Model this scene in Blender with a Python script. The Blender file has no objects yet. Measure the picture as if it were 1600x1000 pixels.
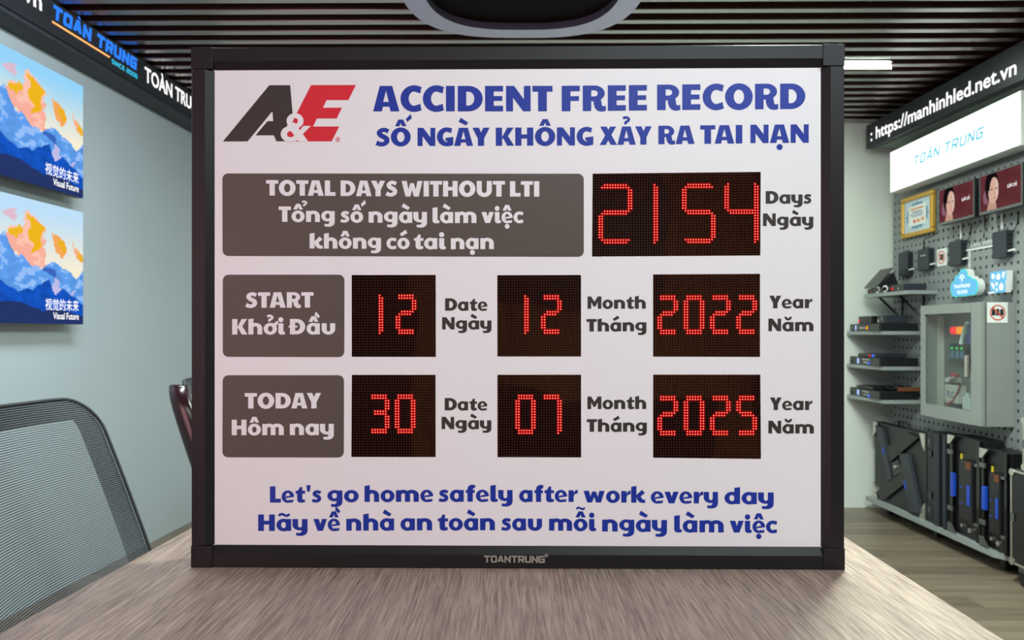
import bpy, math, random, unicodedata
import numpy as np
from mathutils import Vector, Matrix
from mathutils.geometry import delaunay_2d_cdt

random.seed(7)
SC = bpy.context.scene
COL = SC.collection
PI = math.pi

# ------------------------------------------------------------------ camera, world, lights, exposure
CAMZ = 1.19
cam_d = bpy.data.cameras.new('camera')
cam_d.sensor_width = 36.0
cam_d.lens = 36.0 * 1164 / 1600
cam_d.shift_y = 20 / 1600
cam_d.clip_start = 0.02
cam_d.dof.use_dof = True
cam_d.dof.focus_distance = 1.42
cam_d.dof.aperture_fstop = 6.5
cam = bpy.data.objects.new('camera', cam_d)
COL.objects.link(cam)
cam.location = (0, 0, CAMZ)
cam.rotation_euler = (PI / 2, 0, 0)
SC.camera = cam

SC.view_settings.view_transform = 'Standard'
SC.view_settings.look = 'None'
SC.view_settings.gamma = 1.0
SC.view_settings.use_curve_mapping = False
SC.view_settings.exposure = 0.0

world = bpy.data.worlds.new('world')
SC.world = world
world.use_nodes = True
world.node_tree.nodes['Background'].inputs[0].default_value = (0.60, 0.65, 0.70, 1)
world.node_tree.nodes['Background'].inputs[1].default_value = 0.05


def area(name, loc, size, power, color, target, size_y=None):
    l = bpy.data.lights.new(name, 'AREA')
    l.shape = 'RECTANGLE'
    l.size = size
    l.size_y = size_y or size
    l.energy = power
    l.color = color
    o = bpy.data.objects.new(name, l)
    COL.objects.link(o)
    o.location = loc
    d = Vector(target) - Vector(loc)
    o.rotation_euler = d.to_track_quat('-Z', 'Y').to_euler()
    return o


# ceiling strip lamps of the room (the visible one is modelled below) and the LED wall on the left behind the viewer, plus an added rear fill
area('room_lamp_behind', (0.9, -0.1, 2.55), 1.5, 44, (0.84, 0.97, 1.0), (0.5, 0.9, 0.9), 0.5)
area('fill_light_rear', (0.2, -1.7, 2.55), 2.0, 25, (0.92, 0.97, 1.0), (0.1, 1.4, 1.0), 0.4)  # added unseen fill, not a room lamp; lifts the lower part of the board
area('led_wall_light', (-1.85, -0.7, 1.35), 1.6, 30, (1.0, 0.50, 0.55), (-0.2, 1.4, 1.1), 1.4)
area('room_lamp_left', (-0.95, 2.3, 2.54), 1.2, 46, (0.86, 0.95, 1.0), (-1.6, 2.7, 0.8), 0.15)
area('room_lamp_right', (1.15, 2.3, 2.54), 1.2, 98, (0.88, 1.0, 0.88), (1.25, 2.2, 0.5), 0.15)

# ------------------------------------------------------------------ materials
def lin(c):
    return tuple(((v / 255) / 12.92 if v / 255 <= 0.04045 else ((v / 255 + 0.055) / 1.055) ** 2.4) for v in c)


def mat(name, rgb, rough=0.5, metal=0.0, spec=0.5, coat=0.0, var=0.06, vscale=8.0, bump=0.0, bscale=60.0, alpha=1.0):
    m = bpy.data.materials.new(name)
    m.use_nodes = True
    nt = m.node_tree
    b = nt.nodes['Principled BSDF']
    c = lin(rgb)
    b.inputs['Roughness'].default_value = rough
    b.inputs['Metallic'].default_value = metal
    b.inputs['Specular IOR Level'].default_value = spec
    b.inputs['Coat Weight'].default_value = coat
    b.inputs['Coat Roughness'].default_value = 0.05
    tc = nt.nodes.new('ShaderNodeTexCoord')
    if var > 0:
        n = nt.nodes.new('ShaderNodeTexNoise')
        n.inputs['Scale'].default_value = vscale
        n.inputs['Detail'].default_value = 3
        nt.links.new(tc.outputs['Object'], n.inputs['Vector'])
        r = nt.nodes.new('ShaderNodeValToRGB')
        r.color_ramp.elements[0].position = 0.3
        r.color_ramp.elements[1].position = 0.7
        r.color_ramp.elements[0].color = tuple(v * (1 - var) for v in c) + (1,)
        r.color_ramp.elements[1].color = tuple(min(1, v * (1 + var)) for v in c) + (1,)
        nt.links.new(n.outputs['Fac'], r.inputs['Fac'])
        nt.links.new(r.outputs['Color'], b.inputs['Base Color'])
    else:
        b.inputs['Base Color'].default_value = c + (1,)
    if bump > 0:
        n2 = nt.nodes.new('ShaderNodeTexNoise')
        n2.inputs['Scale'].default_value = bscale
        nt.links.new(tc.outputs['Object'], n2.inputs['Vector'])
        bp = nt.nodes.new('ShaderNodeBump')
        bp.inputs['Strength'].default_value = bump
        bp.inputs['Distance'].default_value = 0.002
        nt.links.new(n2.outputs['Fac'], bp.inputs['Height'])
        nt.links.new(bp.outputs['Normal'], b.inputs['Normal'])
    b.inputs['Alpha'].default_value = alpha
    return m


def emit(name, rgb, strength):
    m = bpy.data.materials.new(name)
    m.use_nodes = True
    nt = m.node_tree
    nt.nodes.clear()
    e = nt.nodes.new('ShaderNodeEmission')
    e.inputs[0].default_value = lin(rgb) + (1,)
    e.inputs[1].default_value = strength
    o = nt.nodes.new('ShaderNodeOutputMaterial')
    nt.links.new(e.outputs[0], o.inputs[0])
    return m


def wood(name, dark, light, scale, rough=0.4, bump=0.25, spec=0.5, blot=0.3, detail=5, dist=0.001):
    m = bpy.data.materials.new(name)
    m.use_nodes = True
    nt = m.node_tree
    b = nt.nodes['Principled BSDF']
    tc = nt.nodes.new('ShaderNodeTexCoord')
    mp = nt.nodes.new('ShaderNodeMapping')
    mp.inputs['Scale'].default_value = scale
    n = nt.nodes.new('ShaderNodeTexNoise')
    n.inputs['Scale'].default_value = 1.0
    n.inputs['Detail'].default_value = detail
    n.inputs['Roughness'].default_value = 0.6
    n.inputs['Distortion'].default_value = 0.25
    mp2 = nt.nodes.new('ShaderNodeMapping')
    mp2.inputs['Scale'].default_value = tuple(s * 0.12 for s in scale)
    n2 = nt.nodes.new('ShaderNodeTexNoise')
    n2.inputs['Scale'].default_value = 1.0
    n2.inputs['Detail'].default_value = 2
    mx = nt.nodes.new('ShaderNodeMix')
    mx.inputs['Factor'].default_value = blot
    r = nt.nodes.new('ShaderNodeValToRGB')
    r.color_ramp.elements[0].position = 0.36
    r.color_ramp.elements[1].position = 0.64
    r.color_ramp.elements[0].color = lin(dark) + (1,)
    r.color_ramp.elements[1].color = lin(light) + (1,)
    L = nt.links.new
    L(tc.outputs['Object'], mp.inputs['Vector'])
    L(tc.outputs['Object'], mp2.inputs['Vector'])
    L(mp.outputs['Vector'], n.inputs['Vector'])
    L(mp2.outputs['Vector'], n2.inputs['Vector'])
    L(n.outputs['Fac'], mx.inputs[2])
    L(n2.outputs['Fac'], mx.inputs[3])
    L(mx.outputs[0], r.inputs['Fac'])
    L(r.outputs['Color'], b.inputs['Base Color'])
    bp = nt.nodes.new('ShaderNodeBump')
    bp.inputs['Strength'].default_value = bump
    bp.inputs['Distance'].default_value = dist
    L(n.outputs['Fac'], bp.inputs['Height'])
    L(bp.outputs['Normal'], b.inputs['Normal'])
    b.inputs['Roughness'].default_value = rough
    b.inputs['Specular IOR Level'].default_value = spec
    return m


M = {}
M['wall_grey'] = mat('blue_grey_wall_paint', (172, 184, 189), 0.62, bump=0.05, bscale=200, var=0.02, vscale=2)
M['wall_white'] = mat('off_white_wall_paint', (232, 238, 230), 0.6, var=0.02, vscale=2)
M['wall_side'] = mat('grey_wall_paint', (150, 154, 152), 0.6, var=0.03, vscale=2)
M['ceiling'] = mat('dark_ceiling_void', (26, 20, 18), 0.8)
M['slat'] = wood('dark_wood_slat', (40, 22, 14), (60, 34, 22), (1.5, 60, 60), 0.30, 0.05, 0.8, dist=0.0005)
M['slat'].node_tree.nodes['Principled BSDF'].inputs['Coat Weight'].default_value = 1.0
M['slat'].node_tree.nodes['Principled BSDF'].inputs['Coat IOR'].default_value = 2.1
M['slat'].node_tree.nodes['Principled BSDF'].inputs['Coat Roughness'].default_value = 0.22
M['table'] = wood('taupe_wood_laminate', (119, 98, 88), (180, 159, 145), (300, 11, 1), 0.40, 0.5, 0.5, 0.16, 5, 0.0012)
M['table_edge'] = wood('taupe_edge_band', (120, 100, 92), (150, 130, 120), (3, 3, 60), 0.5, 0.1)
M['floor'] = [wood('floor_plank_taupe_%s' % 'abc'[i], d, l, (1.6, 22, 10), 0.36, 0.15, 0.4, 0.5) for i, (d, l) in enumerate(
    [((98, 86, 74), (140, 126, 110)), ((106, 94, 80), (150, 135, 118)), ((92, 80, 69), (132, 118, 102))])]
M['subfloor'] = mat('dark_floor_joint', (45, 40, 35), 0.8)
M['near_wood'] = wood('orange_wood_veneer', (120, 74, 34), (170, 112, 58), (30, 1, 2), 0.5, 0.05)
M['black_panel'] = mat('black_wall_panel', (22, 20, 22), 0.4)
M['frame'] = mat('black_anodised_aluminium', (31, 30, 31), 0.42, 0.0, 0.2, var=0.04, vscale=3)
M['frame_in'] = mat('black_anodised_lip', (38, 38, 40), 0.28, 0.0, 0.6)
M['face'] = mat('white_sign_face', (226, 226, 227), 0.42, 0, 0.2, var=0.006, vscale=3)
M['plate'] = mat('warm_dark_grey_print', (86, 78, 72), 0.42, 0, 0.2, var=0.03, vscale=3)
M['txt_blue'] = mat('blue_print', (28, 52, 150), 0.42, 0, 0.2, var=0.04)
M['txt_dark'] = mat('charcoal_print', (58, 54, 51), 0.42, 0, 0.2, var=0.04)
M['txt_white'] = mat('white_print', (226, 226, 227), 0.42, 0, 0.2, var=0.01)
M['logo_dark'] = mat('logo_charcoal_print', (60, 54, 52), 0.42, 0, 0.2, var=0.02)
M['logo_red'] = mat('logo_red_print', (206, 42, 54), 0.42, 0, 0.2, var=0.02)
M['silver'] = mat('brushed_silver', (205, 202, 196), 0.28, 0.9, 0.5)
M['steel'] = mat('grey_steel', (120, 122, 124), 0.4, 0.8)
M['black'] = mat('black_plastic', (24, 24, 27), 0.42)
M['black_gloss'] = mat('black_gloss', (14, 13, 15), 0.12)
M['dark_case'] = mat('dark_blue_grey_metal_box', (42, 47, 56), 0.45)
M['fascia'] = mat('charcoal_fascia', (40, 43, 49), 0.42)
M['fascia_under'] = mat('charcoal_fascia_underside', (48, 52, 58), 0.6)
M['soffit'] = mat('pale_green_white_soffit', (150, 160, 152), 0.5)
M['peg'] = mat('grey_powder_coated_pegboard', (138, 143, 144), 0.5, var=0.03)
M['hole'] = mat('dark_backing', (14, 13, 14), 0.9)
M['shelf'] = mat('light_grey_shelf', (150, 156, 156), 0.42)
M['cab'] = mat('grey_cabinet_enamel', (142, 147, 144), 0.4, var=0.03)
M['cab_in'] = mat('pale_cabinet_inside', (104, 106, 106), 0.6)
M['gold'] = mat('gold_picture_frame', (206, 160, 62), 0.35, 0.35, 0.6)
M['paper'] = mat('pale_blue_certificate_paper', (196, 214, 226), 0.6, var=0.08, vscale=60)
M['paper_white'] = mat('white_paper', (235, 238, 236), 0.6)
M['paper_blue'] = mat('blue_guilloche_print', (120, 152, 176), 0.6, var=0.3, vscale=90)
M['orange_ink'] = mat('orange_ink', (232, 160, 110), 0.6)
M['red_ink'] = mat('red_ink', (222, 86, 66), 0.5)
M['black_ink'] = mat('black_ink', (30, 32, 36), 0.5)
M['blue_ink'] = mat('blue_ink', (60, 84, 140), 0.5)
M['white_plastic'] = mat('white_plastic', (222, 226, 224), 0.4)
M['cream'] = mat('cream_plastic', (205, 200, 190), 0.5)
M['blue_plastic'] = mat('blue_handle_plastic', (30, 74, 190), 0.4)
M['yellow_plastic'] = mat('yellow_tag', (220, 206, 40), 0.5)
M['orange_brown'] = mat('orange_brown_card', (112, 62, 34), 0.6)
M['red_cable'] = mat('red_cable', (190, 60, 70), 0.5)
M['blue_cable'] = mat('dark_blue_fabric_cable', (60, 72, 120), 0.6, var=0.5, vscale=80)
M['chair_frame'] = mat('dark_maroon_plastic', (44, 20, 26), 0.22, spec=0.6)
M['thread'] = mat('grey_mesh_thread', (70, 76, 86), 0.5, var=0.1, vscale=5)
M['thread_dark'] = mat('dark_grey_mesh_thread', (52, 54, 60), 0.6)
M['fabric'] = mat('black_fabric', (28, 28, 32), 0.9, bump=0.3, bscale=400)
M['baseboard'] = mat('grey_baseboard', (112, 122, 122), 0.5)
M['centre'] = mat('dark_maroon_matt_panel', (14, 6, 6), 0.7, spec=0.05)
M['rim'] = mat('lilac_silver_glossy_rim', (150, 146, 172), 0.10, 0.7, 0.6, bump=0.5, bscale=5)
M['e_white'] = emit('white_led_text_light', (255, 255, 255), 1.35)
M['e_blue'] = emit('blue_led_text_light', (48, 130, 255), 1.1)
M['e_orange'] = emit('orange_led_line_light', (255, 180, 110), 1.3)
M['e_cyan'] = emit('cyan_led_text_light', (60, 200, 240), 1.4)
M['e_box'] = emit('white_lightbox_face', (246, 255, 246), 1.5)
M['e_boxtext'] = emit('cyan_backlit_print', (60, 200, 226), 1.0)
M['e_lamp'] = emit('lamp_diffuser_light', (236, 255, 240), 44.0)
M['e_cloud'] = emit('blue_backlit_cloud', (120, 205, 246), 1.0)
M['e_cloud_rim'] = emit('teal_backlit_rim', (80, 235, 225), 1.0)
M['e_cloud_white'] = emit('white_backlit_print', (240, 252, 255), 1.2)
M['e_red'] = emit('red_led_light', (255, 30, 50), 1.3)
M['e_amber'] = emit('amber_led_light', (255, 160, 20), 1.2)
M['e_green'] = emit('green_led_light', (20, 240, 100), 1.2)
M['e_bluel'] = emit('blue_led_light', (60, 110, 255), 1.4)
M['e_disp'] = emit('pale_blue_small_display', (176, 200, 255), 1.1)
M['dot_glow'] = emit('red_led_glow', (165, 8, 14), 0.8)
M['dot_mid'] = emit('red_led_dot', (255, 34, 34), 1.25)
M['dot_core'] = emit('pink_led_core', (255, 200, 160), 1.5)


def panel_material():
    m = bpy.data.materials.new('tinted_acrylic_over_led_matrix')
    m.use_nodes = True
    nt = m.node_tree
    L = nt.links.new
    b = nt.nodes['Principled BSDF']
    tc = nt.nodes.new('ShaderNodeTexCoord')
    sp = nt.nodes.new('ShaderNodeSeparateXYZ')
    L(tc.outputs['Object'], sp.inputs[0])

    def mth(op, a, bb=None):
        n = nt.nodes.new('ShaderNodeMath')
        n.operation = op
        if isinstance(a, (int, float)):
            n.inputs[0].default_value = a
        else:
            L(a, n.inputs[0])
        if bb is not None:
            if isinstance(bb, (int, float)):
                n.inputs[1].default_value = bb
            else:
                L(bb, n.inputs[1])
        return n.outputs[0]
    p = 0.005
    fx = mth('SUBTRACT', mth('FRACT', mth('DIVIDE', sp.outputs['X'], p)), 0.5)
    fz = mth('SUBTRACT', mth('FRACT', mth('DIVIDE', sp.outputs['Z'], p)), 0.5)
    d = mth('SQRT', mth('ADD', mth('MULTIPLY', fx, fx), mth('MULTIPLY', fz, fz)))
    k = mth('LESS_THAN', d, 0.2)
    mx = nt.nodes.new('ShaderNodeMix')
    mx.data_type = 'RGBA'
    mx.inputs[6].default_value = lin((18, 8, 8)) + (1,)
    mx.inputs[7].default_value = lin((96, 44, 26)) + (1,)
    L(k, mx.inputs[0])
    L(mx.outputs[2], b.inputs['Base Color'])
    b.inputs['Roughness'].default_value = 0.03
    b.inputs['Specular IOR Level'].default_value = 1.0
    n2 = nt.nodes.new('ShaderNodeTexNoise')
    n2.inputs['Scale'].default_value = 9
    n2.inputs['Detail'].default_value = 0
    L(tc.outputs['Object'], n2.inputs['Vector'])
    bp = nt.nodes.new('ShaderNodeBump')
    bp.inputs['Strength'].default_value = 0.35
    bp.inputs['Distance'].default_value = 0.004
    L(n2.outputs['Fac'], bp.inputs['Height'])
    L(bp.outputs['Normal'], b.inputs['Normal'])
    return m


M['display'] = panel_material()


def glass_material():
    m = bpy.data.materials.new('clear_door_glass')
    m.use_nodes = True
    nt = m.node_tree
    nt.nodes.clear()
    t = nt.nodes.new('ShaderNodeBsdfTransparent')
    t.inputs[0].default_value = (0.86, 0.9, 0.9, 1)
    g = nt.nodes.new('ShaderNodeBsdfGlossy')
    g.inputs['Roughness'].default_value = 0.06
    lwt = nt.nodes.new('ShaderNodeLayerWeight')
    lwt.inputs['Blend'].default_value = 0.5
    pw_ = nt.nodes.new('ShaderNodeMath'); pw_.operation = 'POWER'; pw_.inputs[1].default_value = 5
    ml_ = nt.nodes.new('ShaderNodeMath'); ml_.operation = 'MULTIPLY_ADD'; ml_.inputs[1].default_value = .9; ml_.inputs[2].default_value = .04
    nt.links.new(lwt.outputs['Facing'], pw_.inputs[0])
    nt.links.new(pw_.outputs[0], ml_.inputs[0])
    f = ml_
    mx = nt.nodes.new('ShaderNodeMixShader')
    o = nt.nodes.new('ShaderNodeOutputMaterial')
    nt.links.new(f.outputs[0], mx.inputs[0])
    nt.links.new(t.outputs[0], mx.inputs[1])
    nt.links.new(g.outputs[0], mx.inputs[2])
    nt.links.new(mx.outputs[0], o.inputs[0])
    return m


M['glass'] = glass_material()


def vcol_material(name, strength):
    m = bpy.data.materials.new(name)
    m.use_nodes = True
    nt = m.node_tree
    nt.nodes.clear()
    a = nt.nodes.new('ShaderNodeAttribute')
    a.attribute_name = 'picture'
    e = nt.nodes.new('ShaderNodeEmission')
    e.inputs[1].default_value = strength
    o = nt.nodes.new('ShaderNodeOutputMaterial')
    nt.links.new(a.outputs['Color'], e.inputs[0])
    nt.links.new(e.outputs[0], o.inputs[0])
    return m


M['screen_picture'] = vcol_material('led_screen_picture', 1.0)
M['ad_picture'] = vcol_material('monitor_picture', 0.85)


# ------------------------------------------------------------------ mesh helpers
class B:
    """collects verts / faces with material slots; build() links one mesh object"""
    def __init__(s):
        s.v, s.f, s.mi, s.sm = [], [], [], []

    def add(s, vs, fs, mi=0, smooth=False):
        o = len(s.v)
        s.v += [tuple(p) for p in vs]
        for f in fs:
            s.f.append([i + o for i in f])
            s.mi.append(mi)
            s.sm.append(smooth)
        return s

    def box(s, x0, x1, y0, y1, z0, z1, mi=0, bev=0.0):
        x0, x1 = min(x0, x1), max(x0, x1)
        y0, y1 = min(y0, y1), max(y0, y1)
        z0, z1 = min(z0, z1), max(z0, z1)
        if bev <= 0:
            v = [(x0, y0, z0), (x1, y0, z0), (x1, y1, z0), (x0, y1, z0), (x0, y0, z1), (x1, y0, z1), (x1, y1, z1), (x0, y1, z1)]
            f = [(0, 3, 2, 1), (4, 5, 6, 7), (0, 1, 5, 4), (1, 2, 6, 5), (2, 3, 7, 6), (3, 0, 4, 7)]
            return s.add(v, f, mi)
        import bmesh
        bm = bmesh.new()
        bmesh.ops.create_cube(bm, size=1)
        for q in bm.verts:
            q.co = Vector(((x0 + x1) / 2 + q.co.x * (x1 - x0), (y0 + y1) / 2 + q.co.y * (y1 - y0), (z0 + z1) / 2 + q.co.z * (z1 - z0)))
        bmesh.ops.bevel(bm, geom=bm.edges[:], offset=bev, segments=2, affect='EDGES', profile=0.5)
        bm.verts.index_update()
        s.add([q.co[:] for q in bm.verts], [[q.index for q in f.verts] for f in bm.faces], mi)
        bm.free()
        return s

    def prism(s, pts, y0, y1, mi=0, axis='y'):
        """pts: list of 2D points (x, z) CCW seen from -y; extruded y0..y1"""
        n = len(pts)
        def P(p, d):
            return {'y': (p[0], d, p[1]), 'z': (p[0], p[1], d), 'x': (d, p[0], p[1])}[axis]
        v = [P(p, y0) for p in pts] + [P(p, y1) for p in pts]
        f = [list(range(n)), list(range(2 * n - 1, n - 1, -1))]
        f += [[i, i + n, (i + 1) % n + n, (i + 1) % n] for i in range(n)]
        return s.add(v, f, mi)

    def tube(s, pts, r, n=8, mi=0, cap=True):
        pts = [Vector(p) for p in pts]
        rs = r if isinstance(r, (list, tuple)) else [r] * len(pts)
        rings = []
        for i, p in enumerate(pts):
            d = (pts[min(i + 1, len(pts) - 1)] - pts[max(i - 1, 0)]).normalized()
            up = Vector((0, 0, 1)) if abs(d.z) < 0.9 else Vector((1, 0, 0))
            a = d.cross(up).normalized()
            b = d.cross(a)
            rings.append([p + rs[i] * (math.cos(t) * a + math.sin(t) * b) for t in [2 * PI * k / n for k in range(n)]])
        v = [q for g in rings for q in g]
        f = []
        for i in range(len(pts) - 1):
            for k in range(n):
                f.append((i * n + k, i * n + (k + 1) % n, (i + 1) * n + (k + 1) % n, (i + 1) * n + k))
        if cap:
            f.append(list(range(n)))
            f.append([len(v) - 1 - k for k in range(n)])
        return s.add(v, f, mi, True)

    def cyl(s, c, r, d0, d1, axis='y', n=20, mi=0):
        pts = [(c[0] + r * math.cos(2 * PI * k / n), c[1] + r * math.sin(2 * PI * k / n)) for k in range(n)]
        return s.prism(pts, d0, d1, mi, axis)

    def build(s, name, m, parent=None, loc=(0, 0, 0), rz=0.0):
        me = bpy.data.meshes.new(name)
        me.from_pydata(s.v, [], s.f)
        ms = m if isinstance(m, (list, tuple)) else [m]
        for q in ms:
            me.materials.append(q)
        me.polygons.foreach_set('material_index', s.mi)
        me.polygons.foreach_set('use_smooth', s.sm)
        me.update()
        o = bpy.data.objects.new(name, me)
        COL.objects.link(o)
        o.location = loc
        o.rotation_euler = (0, 0, rz)
        if parent:
            o.parent = parent
        return o


def box(name, m, parent, *a, **k):
    return B().box(*a, **k).build(name, m, parent)


def tag(o, label=None, cat=None, group=None, kind=None):
    if label: o['label'] = label
    if cat: o['category'] = cat
    if group: o['group'] = group
    if kind: o['kind'] = kind
    return o


def thing(name, label, cat, loc=(0, 0, 0), rz=0.0, group=None):
    o = bpy.data.objects.new(name, None)
    o.empty_display_size = 0.05
    COL.objects.link(o)
    o.location = loc
    o.rotation_euler = (0, 0, rz)
    return tag(o, label, cat, group)


def copy_tree(o, parent=None):
    c = o.copy()
    COL.objects.link(c)
    c.parent = parent
    for ch in [q for q in list(bpy.data.objects) if q.parent == o]:
        copy_tree(ch, c)
    return c


# ------------------------------------------------------------------ glyph engine (heavy rounded display face drawn from strokes)
def R(x0, y0, x1, y1):
    return [(x0, y0), (x1, y0), (x1, y1), (x0, y1)]


def A(cx, cy, RX, RY, rx, ry, a0, a1, n=22):
    o = [(cx + RX * math.cos(math.radians(a0 + (a1 - a0) * i / n)), cy + RY * math.sin(math.radians(a0 + (a1 - a0) * i / n))) for i in range(n + 1)]
    i_ = [(cx + rx * math.cos(math.radians(a0 + (a1 - a0) * i / n)), cy + ry * math.sin(math.radians(a0 + (a1 - a0) * i / n))) for i in range(n + 1)]
    return o + i_[::-1]


def O_(cx, cy, RX, RY, rx, ry):
    return [A(cx, cy, RX, RY, rx, ry, -2, 182), A(cx, cy, RX, RY, rx, ry, 178, 362)]


def DOT(cx, cy, r, n=20):
    return [(cx + r * math.cos(2 * PI * i / n), cy + r * math.sin(2 * PI * i / n)) for i in range(n)]


def SP(pts, w):
    """thick catmull-rom stroke with butt ends"""
    P = [Vector(p) for p in pts]
    W = w if isinstance(w, (list, tuple)) else [w] * len(P)
    Q, WW = [], []
    for i in range(len(P) - 1):
        p0, p1, p2, p3 = P[max(i - 1, 0)], P[i], P[i + 1], P[min(i + 2, len(P) - 1)]
        for k in range(5):
            t = k / 5
            Q.append(0.5 * ((2 * p1) + (p2 - p0) * t + (2 * p0 - 5 * p1 + 4 * p2 - p3) * t * t + (3 * p1 - p0 - 3 * p2 + p3) * t ** 3))
            WW.append(W[i] * (1 - t) + W[i + 1] * t)
    Q.append(P[-1]); WW.append(W[-1])
    out = []
    for i in range(len(Q) - 1):          # quads, united by the triangulation
        def nrm(j):
            d = (Q[min(j + 1, len(Q) - 1)] - Q[max(j - 1, 0)]).normalized()
            return Vector((-d.y, d.x))
        a, b = nrm(i), nrm(i + 1)
        out.append([tuple(Q[i] - a * WW[i] / 2), tuple(Q[i + 1] - b * WW[i + 1] / 2), tuple(Q[i + 1] + b * WW[i + 1] / 2), tuple(Q[i] + a * WW[i] / 2)])
    return out


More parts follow.
